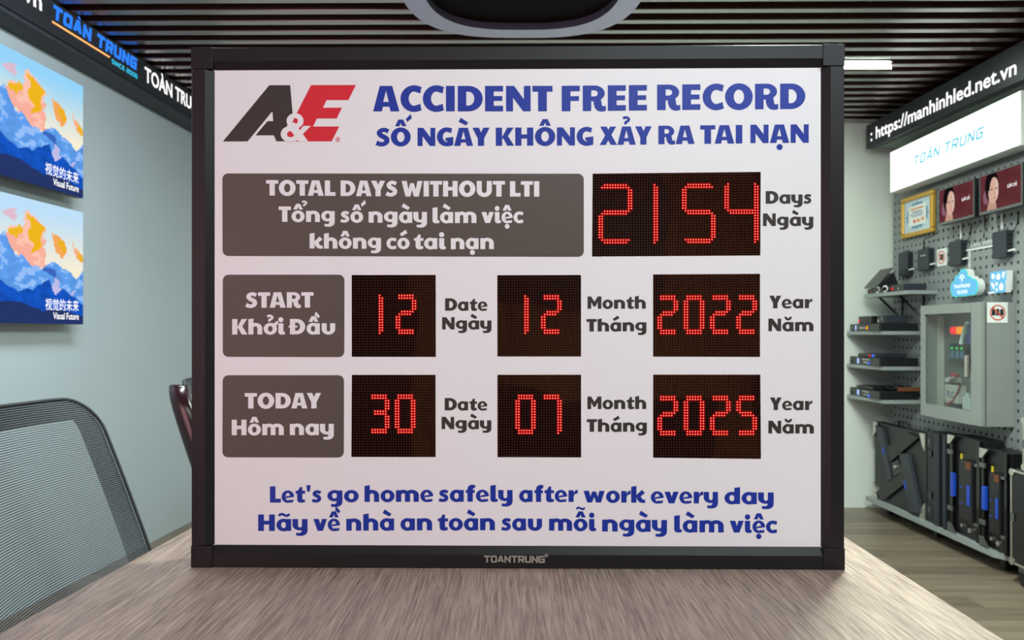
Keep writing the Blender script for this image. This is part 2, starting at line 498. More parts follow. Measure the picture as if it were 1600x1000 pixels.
TAIL = [(.54, .12), (.86, .12), (.86, .0), (.83, -.12), (.75, -.22), (.62, -.285), (.47, -.305), (.32, -.295), (.2, -.27), (.22, -.10), (.33, -.125), (.44, -.115), (.51, -.06)]
STEM = [(0, 0), (.32, 0), (.32, 1.04), (0, .985)]
ARCHN = [A(.45, .40, .43, .345, .12, .13, 0, 150), R(.57, 0, .88, .41)]
G = {
    'A': (1.02, [[(0, 0), (.34, 0), (.38, .185), (.39, .37), (.5, .8), (.5, 1), (.26, 1)], [(.68, 0), (1.02, 0), (.74, 1), (.5, 1), (.5, .8), (.61, .37), (.63, .185)], R(.37, .185, .64, .37)]),
    'C': (.81, [A(.53, .5, .53, .525, .21, .28, 55, 305), [(.5, 1.02), (.5, .78), (.63, .76), (.77, .70), (.81, .96), (.68, 1.0)], [(.5, -.02), (.68, 0), (.81, .04), (.77, .30), (.63, .24), (.5, .22)]]),
    'D': (.97, [R(0, 0, .33, 1), A(.42, .5, .55, .5, .22, .27, -90, 90), R(.2, .77, .43, 1), R(.2, 0, .43, .23)]),
    'E': (.7, [R(0, 0, .34, 1), R(0, .78, .7, 1), R(0, .41, .67, .6), R(0, 0, .7, .22)]),
    'F': (.7, [R(0, 0, .34, 1), R(0, .78, .7, 1), R(0, .40, .67, .59)]),
    'I': (.34, [R(0, 0, .34, 1)]),
    'N': (.95, [R(0, 0, .27, 1), R(.69, 0, .95, 1), [(0, 1), (0, .9), (.66, 0), (.95, 0), (.95, .12), (.31, 1)]]),
    'T': (.78, [R(0, .77, .78, 1), R(.22, 0, .56, 1)]),
    'O': (1.07, O_(.535, .5, .535, .525, .2, .28)),
    'R': (.9, [R(0, 0, .33, 1), A(.45, .69, .40, .31, .13, .12, -90, 90), R(.2, .81, .46, 1), R(.2, .38, .46, .57), [(.42, .5), (.42, .28), (.47, .12), (.57, .01), (.7, -.03), (.82, -.02), (.9, .01), (.89, .21), (.8, .18), (.74, .22), (.73, .32), (.70, .45), (.6, .5)]]),
    'S': (.76, SP([(.68, .80), (.52, .885), (.32, .87), (.19, .73), (.28, .59), (.45, .50), (.59, .39), (.59, .24), (.44, .12), (.24, .11), (.04, .19)], [.24, .23, .24, .27, .27, .27, .28, .28, .24, .24, .27])),
    'L': (.68, [R(0, 0, .34, 1), R(0, 0, .68, .24)]),
    'U': (.98, [R(0, .38, .33, 1), R(.65, .38, .98, 1), A(.49, .40, .49, .43, .16, .17, 180, 360)]),
    'H': (.95, [R(0, 0, .33, 1), R(.62, 0, .95, 1), R(0, .39, .95, .62)]),
    'K': (.95, [R(0, 0, .33, 1), [(.3, .42), (.5, .36), (.63, .52), (.94, 1), (.6, 1)], [(.33, .52), (.60, 0), (.97, 0), (.62, .56), (.5, .62)]]),
    'Y': (.92, [R(.29, 0, .63, .45), [(0, 1), (.29, .40), (.5, .36), (.60, .42), (.35, 1)], [(.92, 1), (.58, 1), (.33, .42), (.45, .36), (.63, .40)]]),
    'W': (1.36, [[(0, 1), (.25, 0), (.57, 0), (.45, .42), (.34, 1)], [(.25, 0), (.57, 0), (.68, .44), (.80, .86), (.56, .86), (.44, .42)], [(.79, 0), (1.1, 0), (.92, .42), (.80, .86), (.56, .86), (.68, .44)], [(.79, 0), (1.11, 0), (1.36, 1), (1.03, 1), (.91, .42)]]),
    'X': (.96, [[(0, 0), (.34, 0), (.92, 1), (.58, 1)], [(.03, 1), (.62, 0), (.97, 0), (.39, 1)]]),
    'M': (1.11, [[(0, 0), (.29, 0), (.29, .5), (.31, 1), (0, 1)], [(.82, 0), (1.11, 0), (1.11, 1), (.8, 1), (.82, .5)], [(.28, 1), (.05, 1), (.48, .18), (.63, .18), (.6, .5)], [(.83, 1), (.5, .5), (.48, .18), (.63, .18), (1.06, 1)]]),
    'G': (.88, [A(.53, .5, .53, .525, .21, .28, 55, 305), [(.5, 1.02), (.5, .78), (.63, .76), (.77, .70), (.81, .96), (.68, 1.0)], [(.46, .44), (.46, .27), (.56, .27), (.54, -.025), (.7, -.01), (.88, .05), (.88, .5)]]),
    'a': (.84, O_(.41, .36, .41, .385, .14, .185) + [R(.53, 0, .84, .72)]),
    'o': (.84, O_(.42, .36, .42, .385, .145, .19)),
    'e': (.78, [A(.39, .36, .39, .385, .14, .23, 0, 312), [(.22, .27), (.5, .30), (.775, .34), (.78, .42), (.5, .415), (.3, .385)], [(.4, -.02), (.6, -.005), (.74, .035), (.72, .19), (.55, .135), (.4, .13)]]),
    'n': (.88, [R(0, 0, .32, .72)] + ARCHN),
    'h': (.88, [STEM] + ARCHN),
    'm': (1.38, [R(0, 0, .32, .72), A(.44, .41, .40, .335, .11, .12, 0, 150), R(.54, 0, .85, .42), A(.955, .41, .425, .335, .105, .12, 0, 145), R(1.06, 0, 1.38, .42)]),
    'i': (.42, [R(0, .14, .32, .72), [(0, .3), (0, .14), (.05, .04), (.15, -.02), (.28, -.02), (.42, .01), (.42, .17), (.36, .165), (.32, .2), (.32, .3)], DOT(.16, .95, .165)]),
    'l': (.44, [[(0, .14), (.32, .14), (.32, 1.04), (0, .985)], [(0, .3), (0, .14), (.05, .04), (.15, -.02), (.28, -.02), (.44, .01), (.44, .17), (.36, .165), (.32, .2), (.32, .3)]]),
    't': (.6, [R(0, .54, .6, .72), [(.1, .6), (.1, .16), (.15, .04), (.26, -.02), (.4, -.025), (.58, .02), (.58, .2), (.5, .175), (.43, .2), (.42, .28), (.42, .95), (.27, .95), (.2, .8), (.1, .71)]]),
    'u': (.86, [R(0, .33, .32, .72), R(.54, .33, .86, .72), A(.43, .34, .43, .36, .115, .16, 180, 360)]),
    'y': (.86, [R(0, .33, .32, .72), R(.54, .08, .86, .72), A(.43, .36, .43, .33, .115, .15, 180, 350), TAIL]),
    'g': (.86, O_(.41, .395, .41, .35, .14, .17) + [R(.54, .08, .86, .72), TAIL]),
    'd': (.86, O_(.41, .36, .41, .385, .14, .185) + [[(.54, 0), (.86, 0), (.86, 1.04), (.54, .985)]]),
    'c': (.68, [A(.4, .36, .4, .385, .14, .19, 55, 305), [(.38, .745), (.38, .55), (.5, .535), (.64, .49), (.68, .69), (.55, .735)], [(.38, -.025), (.55, -.015), (.68, .03), (.64, .23), (.5, .185), (.38, .17)]]),
    's': (.6, SP([(.54, .585), (.40, .645), (.24, .635), (.15, .53), (.23, .43), (.36, .37), (.46, .27), (.44, .16), (.32, .085), (.17, .085), (.02, .13)], [.2, .19, .2, .23, .22, .22, .22, .22, .19, .19, .2])),
    'r': (.58, [R(0, 0, .32, .72), [(.28, .42), (.28, .3), (.32, .3), (.37, .45), (.46, .51), (.58, .515), (.57, .74), (.46, .735), (.36, .63), (.3, .5)]]),
    'v': (.86, [[(0, .72), (.26, 0), (.60, 0), (.45, .36), (.34, .72)], [(.86, .72), (.54, .72), (.42, .36), (.27, 0), (.60, 0)]]),
    'w': (1.28, [[(0, .72), (.22, 0), (.52, 0), (.42, .36), (.33, .72)], [(.23, 0), (.52, 0), (.64, .34), (.76, .68), (.52, .68), (.41, .34)], [(.76, 0), (1.05, 0), (.87, .34), (.76, .68), (.52, .68), (.64, .34)], [(.76, 0), (1.06, 0), (1.28, .72), (.96, .72), (.86, .34)]]),
    'k': (.86, [STEM, [(.28, .34), (.5, .30), (.56, .38), (.84, .60), (.65, .80), (.28, .44)], [(.3, .44), (.36, .2), (.48, .05), (.64, -.01), (.85, -.01), (.85, .19), (.72, .2), (.62, .3), (.56, .46)]]),
    'f': (.56, [R(0, .54, .54, .72), [(.1, 0), (.42, 0), (.42, .76), (.46, .83), (.55, .84), (.57, 1.02), (.4, 1.055), (.24, 1.02), (.13, .92), (.1, .78)]]),
    "'": (.26, [[(.05, .66), (.21, .66), (.27, 1.06), (0, 1.06)]]),
}
G['\u0110'] = (.97, G['D'][1] + [R(-.09, .45, .48, .56)])


def sh(poly, dx, dy, s=1.0):
    return [(x * s + dx, y * s + dy) for x, y in poly]


MARK = {
    '\u0300': [[(-.27, .24), (.13, .03), (.25, .19), (-.15, .47)]],
    '\u0301': [[(-.13, .03), (.27, .24), (.15, .47), (-.25, .19)]],
    '\u0302': [[(-.31, 0), (-.07, 0), (0, .17), (.07, 0), (.31, 0), (.13, .37), (-.13, .37)]],
    '\u0306': [A(0, .34, .28, .3, .1, .12, 180, 360)],
    '\u0303': SP([(-.3, .10), (-.2, .2), (-.08, .2), (.08, .12), (.2, .12), (.3, .22)], .15),
    '\u0309': SP([(-.2, .36), (-.02, .40), (.13, .31), (.07, .2), (-.05, .13), (-.05, .02)], .15),
}


def glyph(ch):
    """polygons and advance of one (accented) character"""
    d = unicodedata.normalize('NFD', ch)
    base, marks = d[0], d[1:]
    w, polys = G[base]
    polys = list(polys)
    cap = base.isupper()
    if base == 'i' and marks.replace('\u0323', ''):
        polys = polys[:2]
    h = (1.0 if cap else .72) + .09
    cx = {'a': .44, '\u0110': .5}.get(base, w / 2)
    circ = '\u0302' in marks
    for mk in marks:
        if mk == '\u0323':
            polys.append(DOT(cx, -.22, .165))
        elif mk == '\u031b':
            polys.append([(.5, .55), (.62, .74), (.75, .76), (.78, .86), (.92, .86), (.9, .68), (.78, .52)])
        elif mk in MARK:
            dx = dy = 0
            s = 1.0
            if circ and mk != '\u0302':
                dy = .20
                dx = {'\u0301': .43, '\u0300': .24, '\u0309': .42, '\u0303': 0.0}[mk]
                if mk == '\u0303': dy = .42
                s = .82
            kx = .78 if (circ and mk in '\u0300\u0301') else 1.0
            ky = 1.22 if (circ and mk in '\u0300\u0301') else 1.0
            polys += [[(x * s * kx + cx + dx, y * s * ky + h + dy) for x, y in p] for p in MARK[mk]]
    return w, polys


def sgn_area(p):
    return sum(p[i][0] * p[(i + 1) % len(p)][1] - p[(i + 1) % len(p)][0] * p[i][1] for i in range(len(p)))


def bearing(ch, right):
    b = unicodedata.normalize('NFD', ch)[0]
    if b in ('ATYVWXvwyKk' if not right else 'ATYVWXvRrKktfLli'):
        return .012
    if b in ('OCGSaocegdqs' if not right else 'OCGSDoces'):
        return .028
    return .058


def word(text, gap=None, space=.3, glyphf=glyph):
    polys, x, prev = [], 0, None
    for ch in text:
        if ch == ' ':
            x += space
            continue
        w, ps = glyphf(ch)
        if gap is None and prev:
            x += bearing(prev, True) + bearing(ch, False)
            if (unicodedata.normalize('NFD', prev)[0], unicodedata.normalize('NFD', ch)[0]) in (('T', 'A'), ('A', 'Y'), ('A', 'T'), ('T', 'a')):
                x -= .06
        polys.append([sh(p, x, 0) for p in ps])
        x += w + (gap or 0)
        prev = ch
    return x - (gap or 0), polys


def tri(polys):
    """union of overlapping polygons -> triangles"""
    vs, es = [], []
    for p in polys:
        o = len(vs)
        vs += [Vector(q) for q in p]
        es += [(o + i, o + (i + 1) % len(p)) for i in range(len(p))]
    r = delaunay_2d_cdt(vs, es, [], 0, 1e-5)
    V = np.array([tuple(v) for v in r[0]])
    F = [f for f in r[2]]
    if not F:
        return [], []
    C = np.array([V[list(f)].mean(0) for f in F])
    keep = np.zeros(len(F), bool)
    for p in polys:
        q = np.array(p)
        wn = np.zeros(len(F), int)              # winding number
        for i in range(len(q)):
            a, b = q[i], q[(i + 1) % len(q)]
            left = (b[0] - a[0]) * (C[:, 1] - a[1]) - (C[:, 0] - a[0]) * (b[1] - a[1])
            wn += ((a[1] <= C[:, 1]) & (b[1] > C[:, 1]) & (left > 0)).astype(int)
            wn -= ((a[1] > C[:, 1]) & (b[1] <= C[:, 1]) & (left < 0)).astype(int)
        keep |= wn != 0
    return [tuple(v) for v in V], [f for f, k in zip(F, keep) if k]


def text_sheet(b, groups, fx, y=0.0, mi=0):
    """triangulate glyph groups and add to builder; fx maps glyph xy -> (x, z)"""
    for ps in groups:
        v, f = tri(ps)
        b.add([(fx(*p)[0], y, fx(*p)[1]) for p in v], f, mi)


# squared technical face
def techno(w=.2, W=.82, slant=0.0):
    T = {
        'T': [[(0, 1), (1, 1)], [(.5, 1), (.5, 0)]],
        'O': [[(.5, 0), (.86, 0), (1, .14), (1, .86), (.86, 1), (.14, 1), (0, .86), (0, .14), (.14, 0), (.5, 0)]],
        'A': [[(0, 0), (.42, 1), (.58, 1), (1, 0)], [(.25, .28), (.75, .28)]],
        'N': [[(0, 0), (0, 1)], [(0, 1), (1, 0)], [(1, 0), (1, 1)]],
        'R': [[(0, 0), (0, 1), (.86, 1), (1, .86), (1, .56), (.86, .42), (0, .42)], [(.5, .42), (1, 0)]],
        'U': [[(0, 1), (0, .14), (.14, 0), (.86, 0), (1, .14), (1, 1)]],
        'G': [[(1, 1), (.14, 1), (0, .86), (0, .14), (.14, 0), (1, 0), (1, .5), (.5, .5)]],
        'S': [[(1, 1), (0, 1), (0, .5), (1, .5), (1, 0), (0, 0)]],
        'I': [[(0, 0), (0, 1)]],
        'C': [[(1, 1), (0, 1), (0, 0), (1, 0)]],
        'E': [[(1, 1), (0, 1), (0, 0), (1, 0)], [(0, .5), (.9, .5)]],
        '2': [[(0, 1), (1, 1), (1, .5), (0, .5), (0, 0), (1, 0)]],
        '0': [[(.5, 0), (1, 0), (1, 1), (0, 1), (0, 0), (.5, 0)]],
        '6': [[(1, 1), (0, 1), (0, 0), (1, 0), (1, .5), (0, .5)]],
        'D': [[(0, 0), (0, 1), (.8, 1), (1, .8), (1, .2), (.8, 0), (0, 0)]],
        'L': [[(0, 1), (0, 0), (1, 0)]],
    }

    def f(ch):
        d = unicodedata.normalize('NFD', ch)
        W_ = w if d[0] == 'I' else W
        h = w / 2
        polys = []
        for pl in T[d[0]]:
            pts = [(h + x * (W_ - w), h + y * (1 - w)) for x, y in pl]
            for i in range(len(pts) - 1):
                a, b = Vector(pts[i]), Vector(pts[i + 1])
                u = (b - a).normalized()
                axis = abs(u.x) < 1e-6 or abs(u.y) < 1e-6
                n = Vector((-u.y, u.x)) * h
                e = u * h * (1.0 if axis else .35)
                polys.append([tuple(a - e - n), tuple(b + e - n), tuple(b + e + n), tuple(a - e + n)])
        if '\u0300' in d:
            polys.append([(W_ / 2 - .12, 1.28), (W_ / 2 + .1, 1.08), (W_ / 2 + .22, 1.12), (W_ / 2 + .08, 1.32)])
        if slant:
            polys = [[(x + slant * y, y) for x, y in p] for p in polys]
        return W_, polys
    return f


def font_mesh(text, offset=0.0):
    """built-in font -> verts (2D, height in em), faces"""
    c = bpy.data.curves.new('lettering', 'FONT')
    c.body = text
    c.resolution_u = 3
    c.offset = offset
    o = bpy.data.objects.new('lettering', c)
    COL.objects.link(o)
    dg = bpy.context.evaluated_depsgraph_get()
    me = bpy.data.meshes.new_from_object(o.evaluated_get(dg))
    v = [(p.co.x, p.co.y) for p in me.vertices]
    f = [list(p.vertices) for p in me.polygons]
    bpy.data.objects.remove(o)
    bpy.data.curves.remove(c)
    bpy.data.meshes.remove(me)
    return v, f


def label_text(name, text, m, parent, x0, x1, z0, z1, y=0.0, offset=0.0, fit_h=None):
    """text fitted to the box x0..x1, z0..z1 (full ink extents)"""
    v, f = font_mesh(text, offset)
    xs = [p[0] for p in v]; ys = [p[1] for p in v]
    sx = (x1 - x0) / (max(xs) - min(xs)); sz = (z1 - z0) / (max(ys) - min(ys))
    b = B().add([(x0 + (p[0] - min(xs)) * sx, y, z0 + (p[1] - min(ys)) * sz) for p in v], f)
    return b.build(name, m, parent)


# ------------------------------------------------------------------ setting
XL0, SL = -2.29, 0.0575       # left wall: x = XL0 + SL*y
RZL = PI / 2 - math.atan(SL)
FAR = 5.07
XR = 2.60


def lw(d, y):                 # point on a line parallel to the left wall
    return -d + SL * y


struct = lambda o: tag(o, kind='structure')

fl = struct(B().box(-2.6, XR, -2.0, FAR + .05, -.06, -.006).build('floor', M['subfloor']))
pr = random.Random(3)
pm = {}
row = 0
y = -0.4
while y < FAR - 0.02:
    y1 = min(y + .145, FAR)
    x = -2.5 + (row * .47) % 1.2 - 1.2
    while x < XR - .05:
        xa, xb = max(x, -2.5), min(x + 1.2, XR - .01)
        if xb - xa > .08:
            key = (round(xb - xa, 3), round(y1 - y, 3), pr.randrange(3))
            if key not in pm:
                L_, W_ = key[0], key[1]
                b = B().box(.0008, L_ - .0008, .0008, W_ - .0008, -.006, 0.0, bev=.0009)
                q = b.build('plank', M['floor'][key[2]], fl)
                pm[key] = q
            else:
                q = pm[key].copy()
                COL.objects.link(q)
            q.location = (xa, y, 0)
        x += 1.2
    y += .145
    row += 1

cl = struct(B().box(-2.6, XR + .1, -2.0, FAR + .1, 2.74, 2.80).build('ceiling', M['ceiling']))
sb = B().box(-2.25, XR - .02, -.0215, .0215, 0, .075, bev=.003)
s0 = None
yy = FAR - .06
while yy > -1.6:
    if s0 is None:
        s0 = q = sb.build('slat', M['slat'], cl)
    else:
        q = s0.copy(); COL.objects.link(q)
    q.location = (0, yy, 2.615)
    q.rotation_euler = (0, 0, -0.008)
    yy -= .1135

struct(B().add([(lw(2.29, -2), -2, 0), (lw(2.29, FAR), FAR, 0), (lw(2.29, FAR), FAR, 2.78), (lw(2.29, -2), -2, 2.78),
                (lw(2.37, -2), -2, 0), (lw(2.37, FAR), FAR, 0), (lw(2.37, FAR), FAR, 2.78), (lw(2.37, -2), -2, 2.78)],
               [(0, 1, 2, 3), (7, 6, 5, 4), (0, 4, 5, 1), (3, 2, 6, 7), (0, 3, 7, 4), (1, 5, 6, 2)]).build('wall_left', M['wall_grey']))
struct(B().box(-2.4, XR + .1, FAR, FAR + .08, 0, 2.78).build('wall_far', M['wall_white']))
struct(B().box(XR, XR + .08, -2.0, FAR, 0, 2.78).build('wall_right', M['wall_side']))
wn = struct(B().box(-2.6, XR + .1, -2.08, -2.0, 0, 2.78).build('wall_near', M['near_wood']))
for i, (xa, xb, za, zb) in enumerate([(-1.6, -.75, .1, 2.5), (-.2, .9, 1.35, 2.45), (1.5, 2.3, .1, 2.5), (-.4, 1.2, .1, .8)]):
    box('panel', M['black_panel'], wn, xa, xb, -1.999, -1.975, za, zb)

# ------------------------------------------------------------------ meeting table
tb = thing('meeting_table', 'long taupe wood-grain meeting table carrying the counter board', 'table', (0, 0, 0))
TZ = 0.7465
tl = lambda q: -.754 + (q - 1.097) * .0433
trr = lambda q: .710 + (q - 1.074) * .0228
Y0, Y1 = .25, 2.75
B().prism([(tl(Y0), Y0), (trr(Y0), Y0), (trr(Y1), Y1), (tl(Y1), Y1)], TZ - .025, TZ, axis='z').build('tabletop', M['table'], tb)
for sx in (0, 1):
    for sy in (0, 1):
        yq = Y0 + .12 if sy == 0 else Y1 - .12
        xq = (tl(yq) + .1) if sx == 0 else (trr(yq) - .1)
        box('leg', M['steel'], tb, xq - .03, xq + .03, yq - .03, yq + .03, 0, TZ - .065, bev=.003)
B().box(tl(1) + .12, tl(1) + .18, Y0 + .1, Y1 - .1, TZ - .065, TZ - .025).box(trr(1) - .18, trr(1) - .12, Y0 + .1, Y1 - .1, TZ - .065, TZ - .025).box(-.6, .6, 1.4, 1.46, TZ - .064, TZ - .026).build('under_frame', M['steel'], tb)

# ------------------------------------------------------------------ the counter board
SW, SH = 1.228, .983
SF = 1.40
sg = thing('accident_counter_board', 'large black-framed white board with red LED day counters standing on the table', 'sign',
           ((806.5 - 800) / 1164 * SF, SF, TZ), -.0123)


def homography(src, dst):
    a, b_ = [], []
    for (x, y), (u, v) in zip(src, dst):
        a += [[x, y, 1, 0, 0, 0, -u * x, -u * y], [0, 0, 0, x, y, 1, -v * x, -v * y]]
        b_ += [u, v]
    h = np.linalg.solve(np.array(a, float), np.array(b_, float))
    return lambda x, y: ((h[0] * x + h[1] * y + h[2]) / (h[6] * x + h[7] * y + 1), (h[3] * x + h[4] * y + h[5]) / (h[6] * x + h[7] * y + 1))


# measured marks on the board -> the board's own width / height coordinates in metres
HB = homography([(297, 73), (1316.5, 71), (1317, 892), (295, 885)],
                [(-SW / 2, SH), (SW / 2, SH), (SW / 2, 0), (-SW / 2, 0)])
FW, FD = .0405, .010         # frame width, face recess
FB = SH - .0395              # face top
box('face_panel', M['face'], sg, -SW / 2 + FW - .004, SW / 2 - FW + .004, FD, FD + .004, .036, SH - .036)
box('back_cover', M['black'], sg, -SW / 2 + .003, SW / 2 - .003, .018, .075, .003, SH - .003, bev=.002)


def rail(length, horizontal, label=None):
    prof = [(0, .07), (0, .002), (.002, 0), (.026, 0), (.028, .0015), (FW - .001, FD - .0005), (FW, FD), (FW, .018), (.02, .07)]
    return prof


def frame_rail(name, a, b_, side):
    prof = rail(0, 0)
    L_ = b_ - a
    bb_ = B()
    n = len(prof)
    vs = []
    for t in (a, b_):
        for (w_, d_) in prof:
            if side == 'l': vs.append((-SW / 2 + w_, d_, t))
            if side == 'r': vs.append((SW / 2 - w_, d_, t))
            if side == 'b': vs.append((t, d_, w_))
            if side == 't': vs.append((t, d_, SH - w_))
    fs = [[i, (i + 1) % n, (i + 1) % n + n, i + n] for i in range(n)] + [list(range(n)), list(range(2 * n - 1, n - 1, -1))]
    if side in 'rb':
        fs = [f[::-1] for f in fs]
    bb_.add(vs, fs)
    return bb_.build(name, M['frame'], sg)


frame_rail('frame_rail', FW + .001, SH - FW - .001, 'l')
frame_rail('frame_rail', FW + .001, SH - FW - .001, 'r')
frame_rail('frame_rail', -SW / 2 + FW + .0005, SW / 2 - FW - .0005, 't')
frame_rail('frame_rail', -SW / 2 + FW + .0005, SW / 2 - FW - .0005, 'b')
for sx in (-1, 1):
    for z0, z1 in ((0, FW), (SH - FW, SH)):
        x0, x1 = (-SW / 2 - .0006, -SW / 2 + FW) if sx < 0 else (SW / 2 - FW, SW / 2 + .0006)
        box('corner_cap', M['frame'], sg, x0, x1, -.0008, .071, max(z0, .0), z1 + (.0006 if z0 else 0), bev=.0012)

YT = FD - .0004


def board_words(name, items, m, parent=sg, y=YT, label=None):
    """items: (text, x0, x1, baseline y left, baseline y right, cap height px)"""
    b = B()
    for (t, x0, x1, yb0, yb1, cap) in items:
        W_, gs = word(t)
        def fx(gx, gy, x0=x0, x1=x1, yb0=yb0, yb1=yb1, cap=cap, W_=W_):
            k = gx / W_
            return HB(x0 + (x1 - x0) * k, yb0 + (yb1 - yb0) * k - gy * cap)
        text_sheet(b, gs, fx, y)
    o = b.build(name, m, parent)
    if label: o['label'] = label
    return o


board_words('lettering', [('ACCIDENT', 579, 861, 171.3, 172, 40), ('FREE', 875.4, 1009.3, 172, 171, 40), ('RECORD', 1025.3, 1258.2, 170.6, 169.2, 40)], M['txt_blue'], label='blue heading reading ACCIDENT FREE RECORD')
board_words('lettering', [('SỐ', 583, 638, 225.8, 225.8, 28.5), ('NGÀY', 648.8, 762, 225.8, 225.8, 28.5), ('KHÔNG', 771.8, 925, 225.8, 225.6, 28.5),
                          ('XẢY', 934.9, 1016.8, 225, 224.6, 28.8), ('RA', 1027.3, 1084.3, 224, 223.8, 29), ('TAI', 1093, 1159.2, 223.5, 223.2, 29), ('NẠN', 1172, 1263.6, 222.8, 222.4, 29)], M['txt_blue'],
            label='blue subheading in Vietnamese capitals')
board_words('lettering', [("Let's", 415.7, 497, 785.6, 785.3, 25.5), ('go', 506, 555.4, 785.2, 785, 25.5), ('home', 564.5, 672.7, 785, 785, 25.5), ('safely', 681.3, 797.6, 785, 785.2, 25.5),
                          ('after', 807.9, 900.3, 785.6, 786, 25.5), ('work', 909.4, 1006.6, 786.8, 787.6, 25.5), ('every', 1015.2, 1121, 788.4, 789.2, 25.5), ('day', 1131.2, 1208.7, 789.8, 790.6, 25.8)],
            M['txt_blue'], label="blue line reading Let's go home safely after work every day")
board_words('lettering', [('Hãy', 397, 474.8, 830.3, 830.3, 26), ('về', 484, 526, 830.3, 830.3, 26), ('nhà', 535.7, 611, 830.2, 830, 26), ('an', 621, 670.9, 830, 830, 26), ('toàn', 680, 769.8, 830, 830.2, 26),
                          ('sau', 779.8, 844, 830.4, 830.9, 26), ('mỗi', 855, 929, 831, 831.8, 26), ('ngày', 938.6, 1040.7, 832.6, 833.6, 26), ('làm', 1052, 1130, 834, 834.8, 26), ('việc', 1139.4, 1214.2, 834.9, 835.7, 26)],
            M['txt_blue'], label='blue line in Vietnamese along the bottom')


def cap_label(items, label):
    board_words('lettering', items, M['txt_dark'], label=label)


cap_label([('Days', 1196, 1268.2, 317.9, 317.7, 19.8), ('Ngày', 1191.8, 1271, 353, 352.8, 19.8)], 'charcoal words Days and Ngày')
cap_label([('Date', 691.8, 758.4, 484.6, 484.6, 19.5), ('Ngày', 687, 764.6, 514, 514, 19.3)], 'charcoal words Date and Ngày, upper row')
cap_label([('Month', 915.8, 1007.4, 482.2, 482.2, 19.4), ('Tháng', 914.2, 1008.4, 517.8, 517.8, 19.5)], 'charcoal words Month and Tháng, upper row')
cap_label([('Year', 1201.8, 1269.4, 482.2, 482.2, 19.8), ('Năm', 1200.4, 1271.2, 518.2, 518.4, 19.8)], 'charcoal words Year and Năm, upper row')
cap_label([('Date', 691, 758, 641.2, 641.4, 19.3), ('Ngày', 686, 764.2, 670.8, 671, 19.3)], 'charcoal words Date and Ngày, lower row')
cap_label([('Month', 915.6, 1008, 640, 640, 19.8), ('Tháng', 914.5, 1009, 675.6, 675.8, 19.8)], 'charcoal words Month and Tháng, lower row')
cap_label([('Year', 1202.8, 1269.6, 642.2, 642.4, 19.8), ('Năm', 1200.4, 1272, 679, 679.4, 20)], 'charcoal words Year and Năm, lower row')


def rounded_px(x0, y0, x1, y1, x2, y2, x3, y3, r=9):
    """corner pixels TL, TR, BR, BL -> rounded outline in board coords"""
    c = [(x0, y0), (x1, y1), (x2, y2), (x3, y3)]
    out = []
    for i in range(4):
        p, a, b_ = Vector(c[i]), Vector(c[i - 1]), Vector(c[(i + 1) % 4])
        u, v = (a - p).normalized() * r, (b_ - p).normalized() * r
        for k in range(7):
            t = k / 6 * PI / 2
            q = p + u * (1 - math.sin(t)) + v * (1 - math.cos(t))
            out.append(HB(q.x, q.y))
    return out[::-1]


def plate(corners, texts, lbl):
    pts = rounded_px(*corners)
    b = B().prism([(p[0], p[1]) for p in pts], FD - .0005, FD + .001)
    o = b.build('label_plate', M['plate'], sg)
    o['label'] = lbl
    board_words('lettering', texts, M['txt_white'], o, FD - .0009)
    return o


plate((342, 268, 910, 270, 910, 400.5, 342, 397.5),
      [('TOTAL', 410.8, 519.7, 302.9, 303.8, 24.2), ('DAYS', 527.8, 617, 304, 304.9, 24.4), ('WITHOUT', 623.7, 786, 305.1, 305.6, 24.4), ('LTI', 794, 840, 305.7, 305.8, 24.2),
       ('Tổng', 430.4, 518.5, 344.1, 345.1, 24), ('số', 527.5, 563.2, 345.4, 345.8, 24), ('ngày', 571.7, 663.5, 346, 346.7, 24), ('làm', 672.2, 741.2, 346.8, 347, 24), ('việc', 749, 815, 347, 347, 24),
       ('không', 479, 591.2, 386.2, 387, 23.6), ('có', 599.8, 636.2, 387.2, 387.4, 23.6), ('tai', 643, 693, 387.5, 387.8, 23.8), ('nạn', 701, 768.5, 388, 388, 23.8)],
      'wide dark grey plate reading TOTAL DAYS WITHOUT LTI')
plate((342.3, 427, 533.5, 427.5, 533, 557, 342, 556), [('START', 377.9, 485, 479.1, 479.1, 24.2), ('Khởi', 357, 440, 521, 521, 24.2), ('Đầu', 447.8, 519, 521, 521.2, 24.2)],
      'dark grey plate reading START')
plate((341.8, 585, 532.5, 585.5, 532, 715, 341, 714), [('TODAY', 376.5, 496.6, 637.4, 637.5, 24.3), ('Hôm', 355.9, 437.8, 679.4, 679.4, 24.4), ('nay', 447.3, 516.5, 679.4, 679.4, 24.4)],
      'dark grey plate reading TODAY')

# emblem
LO = lambda p: HB(335 + p[0] / 6.957, 120 + p[1] / 6.957)


def px_sheet(b, polys, y, mi=0, f=LO):
    v, t = tri([[(p[0], -p[1]) for p in q] for q in polys])
    b.add([(f((p[0], -p[1]))[0], y, f((p[0], -p[1]))[1]) for p in v], t, mi)


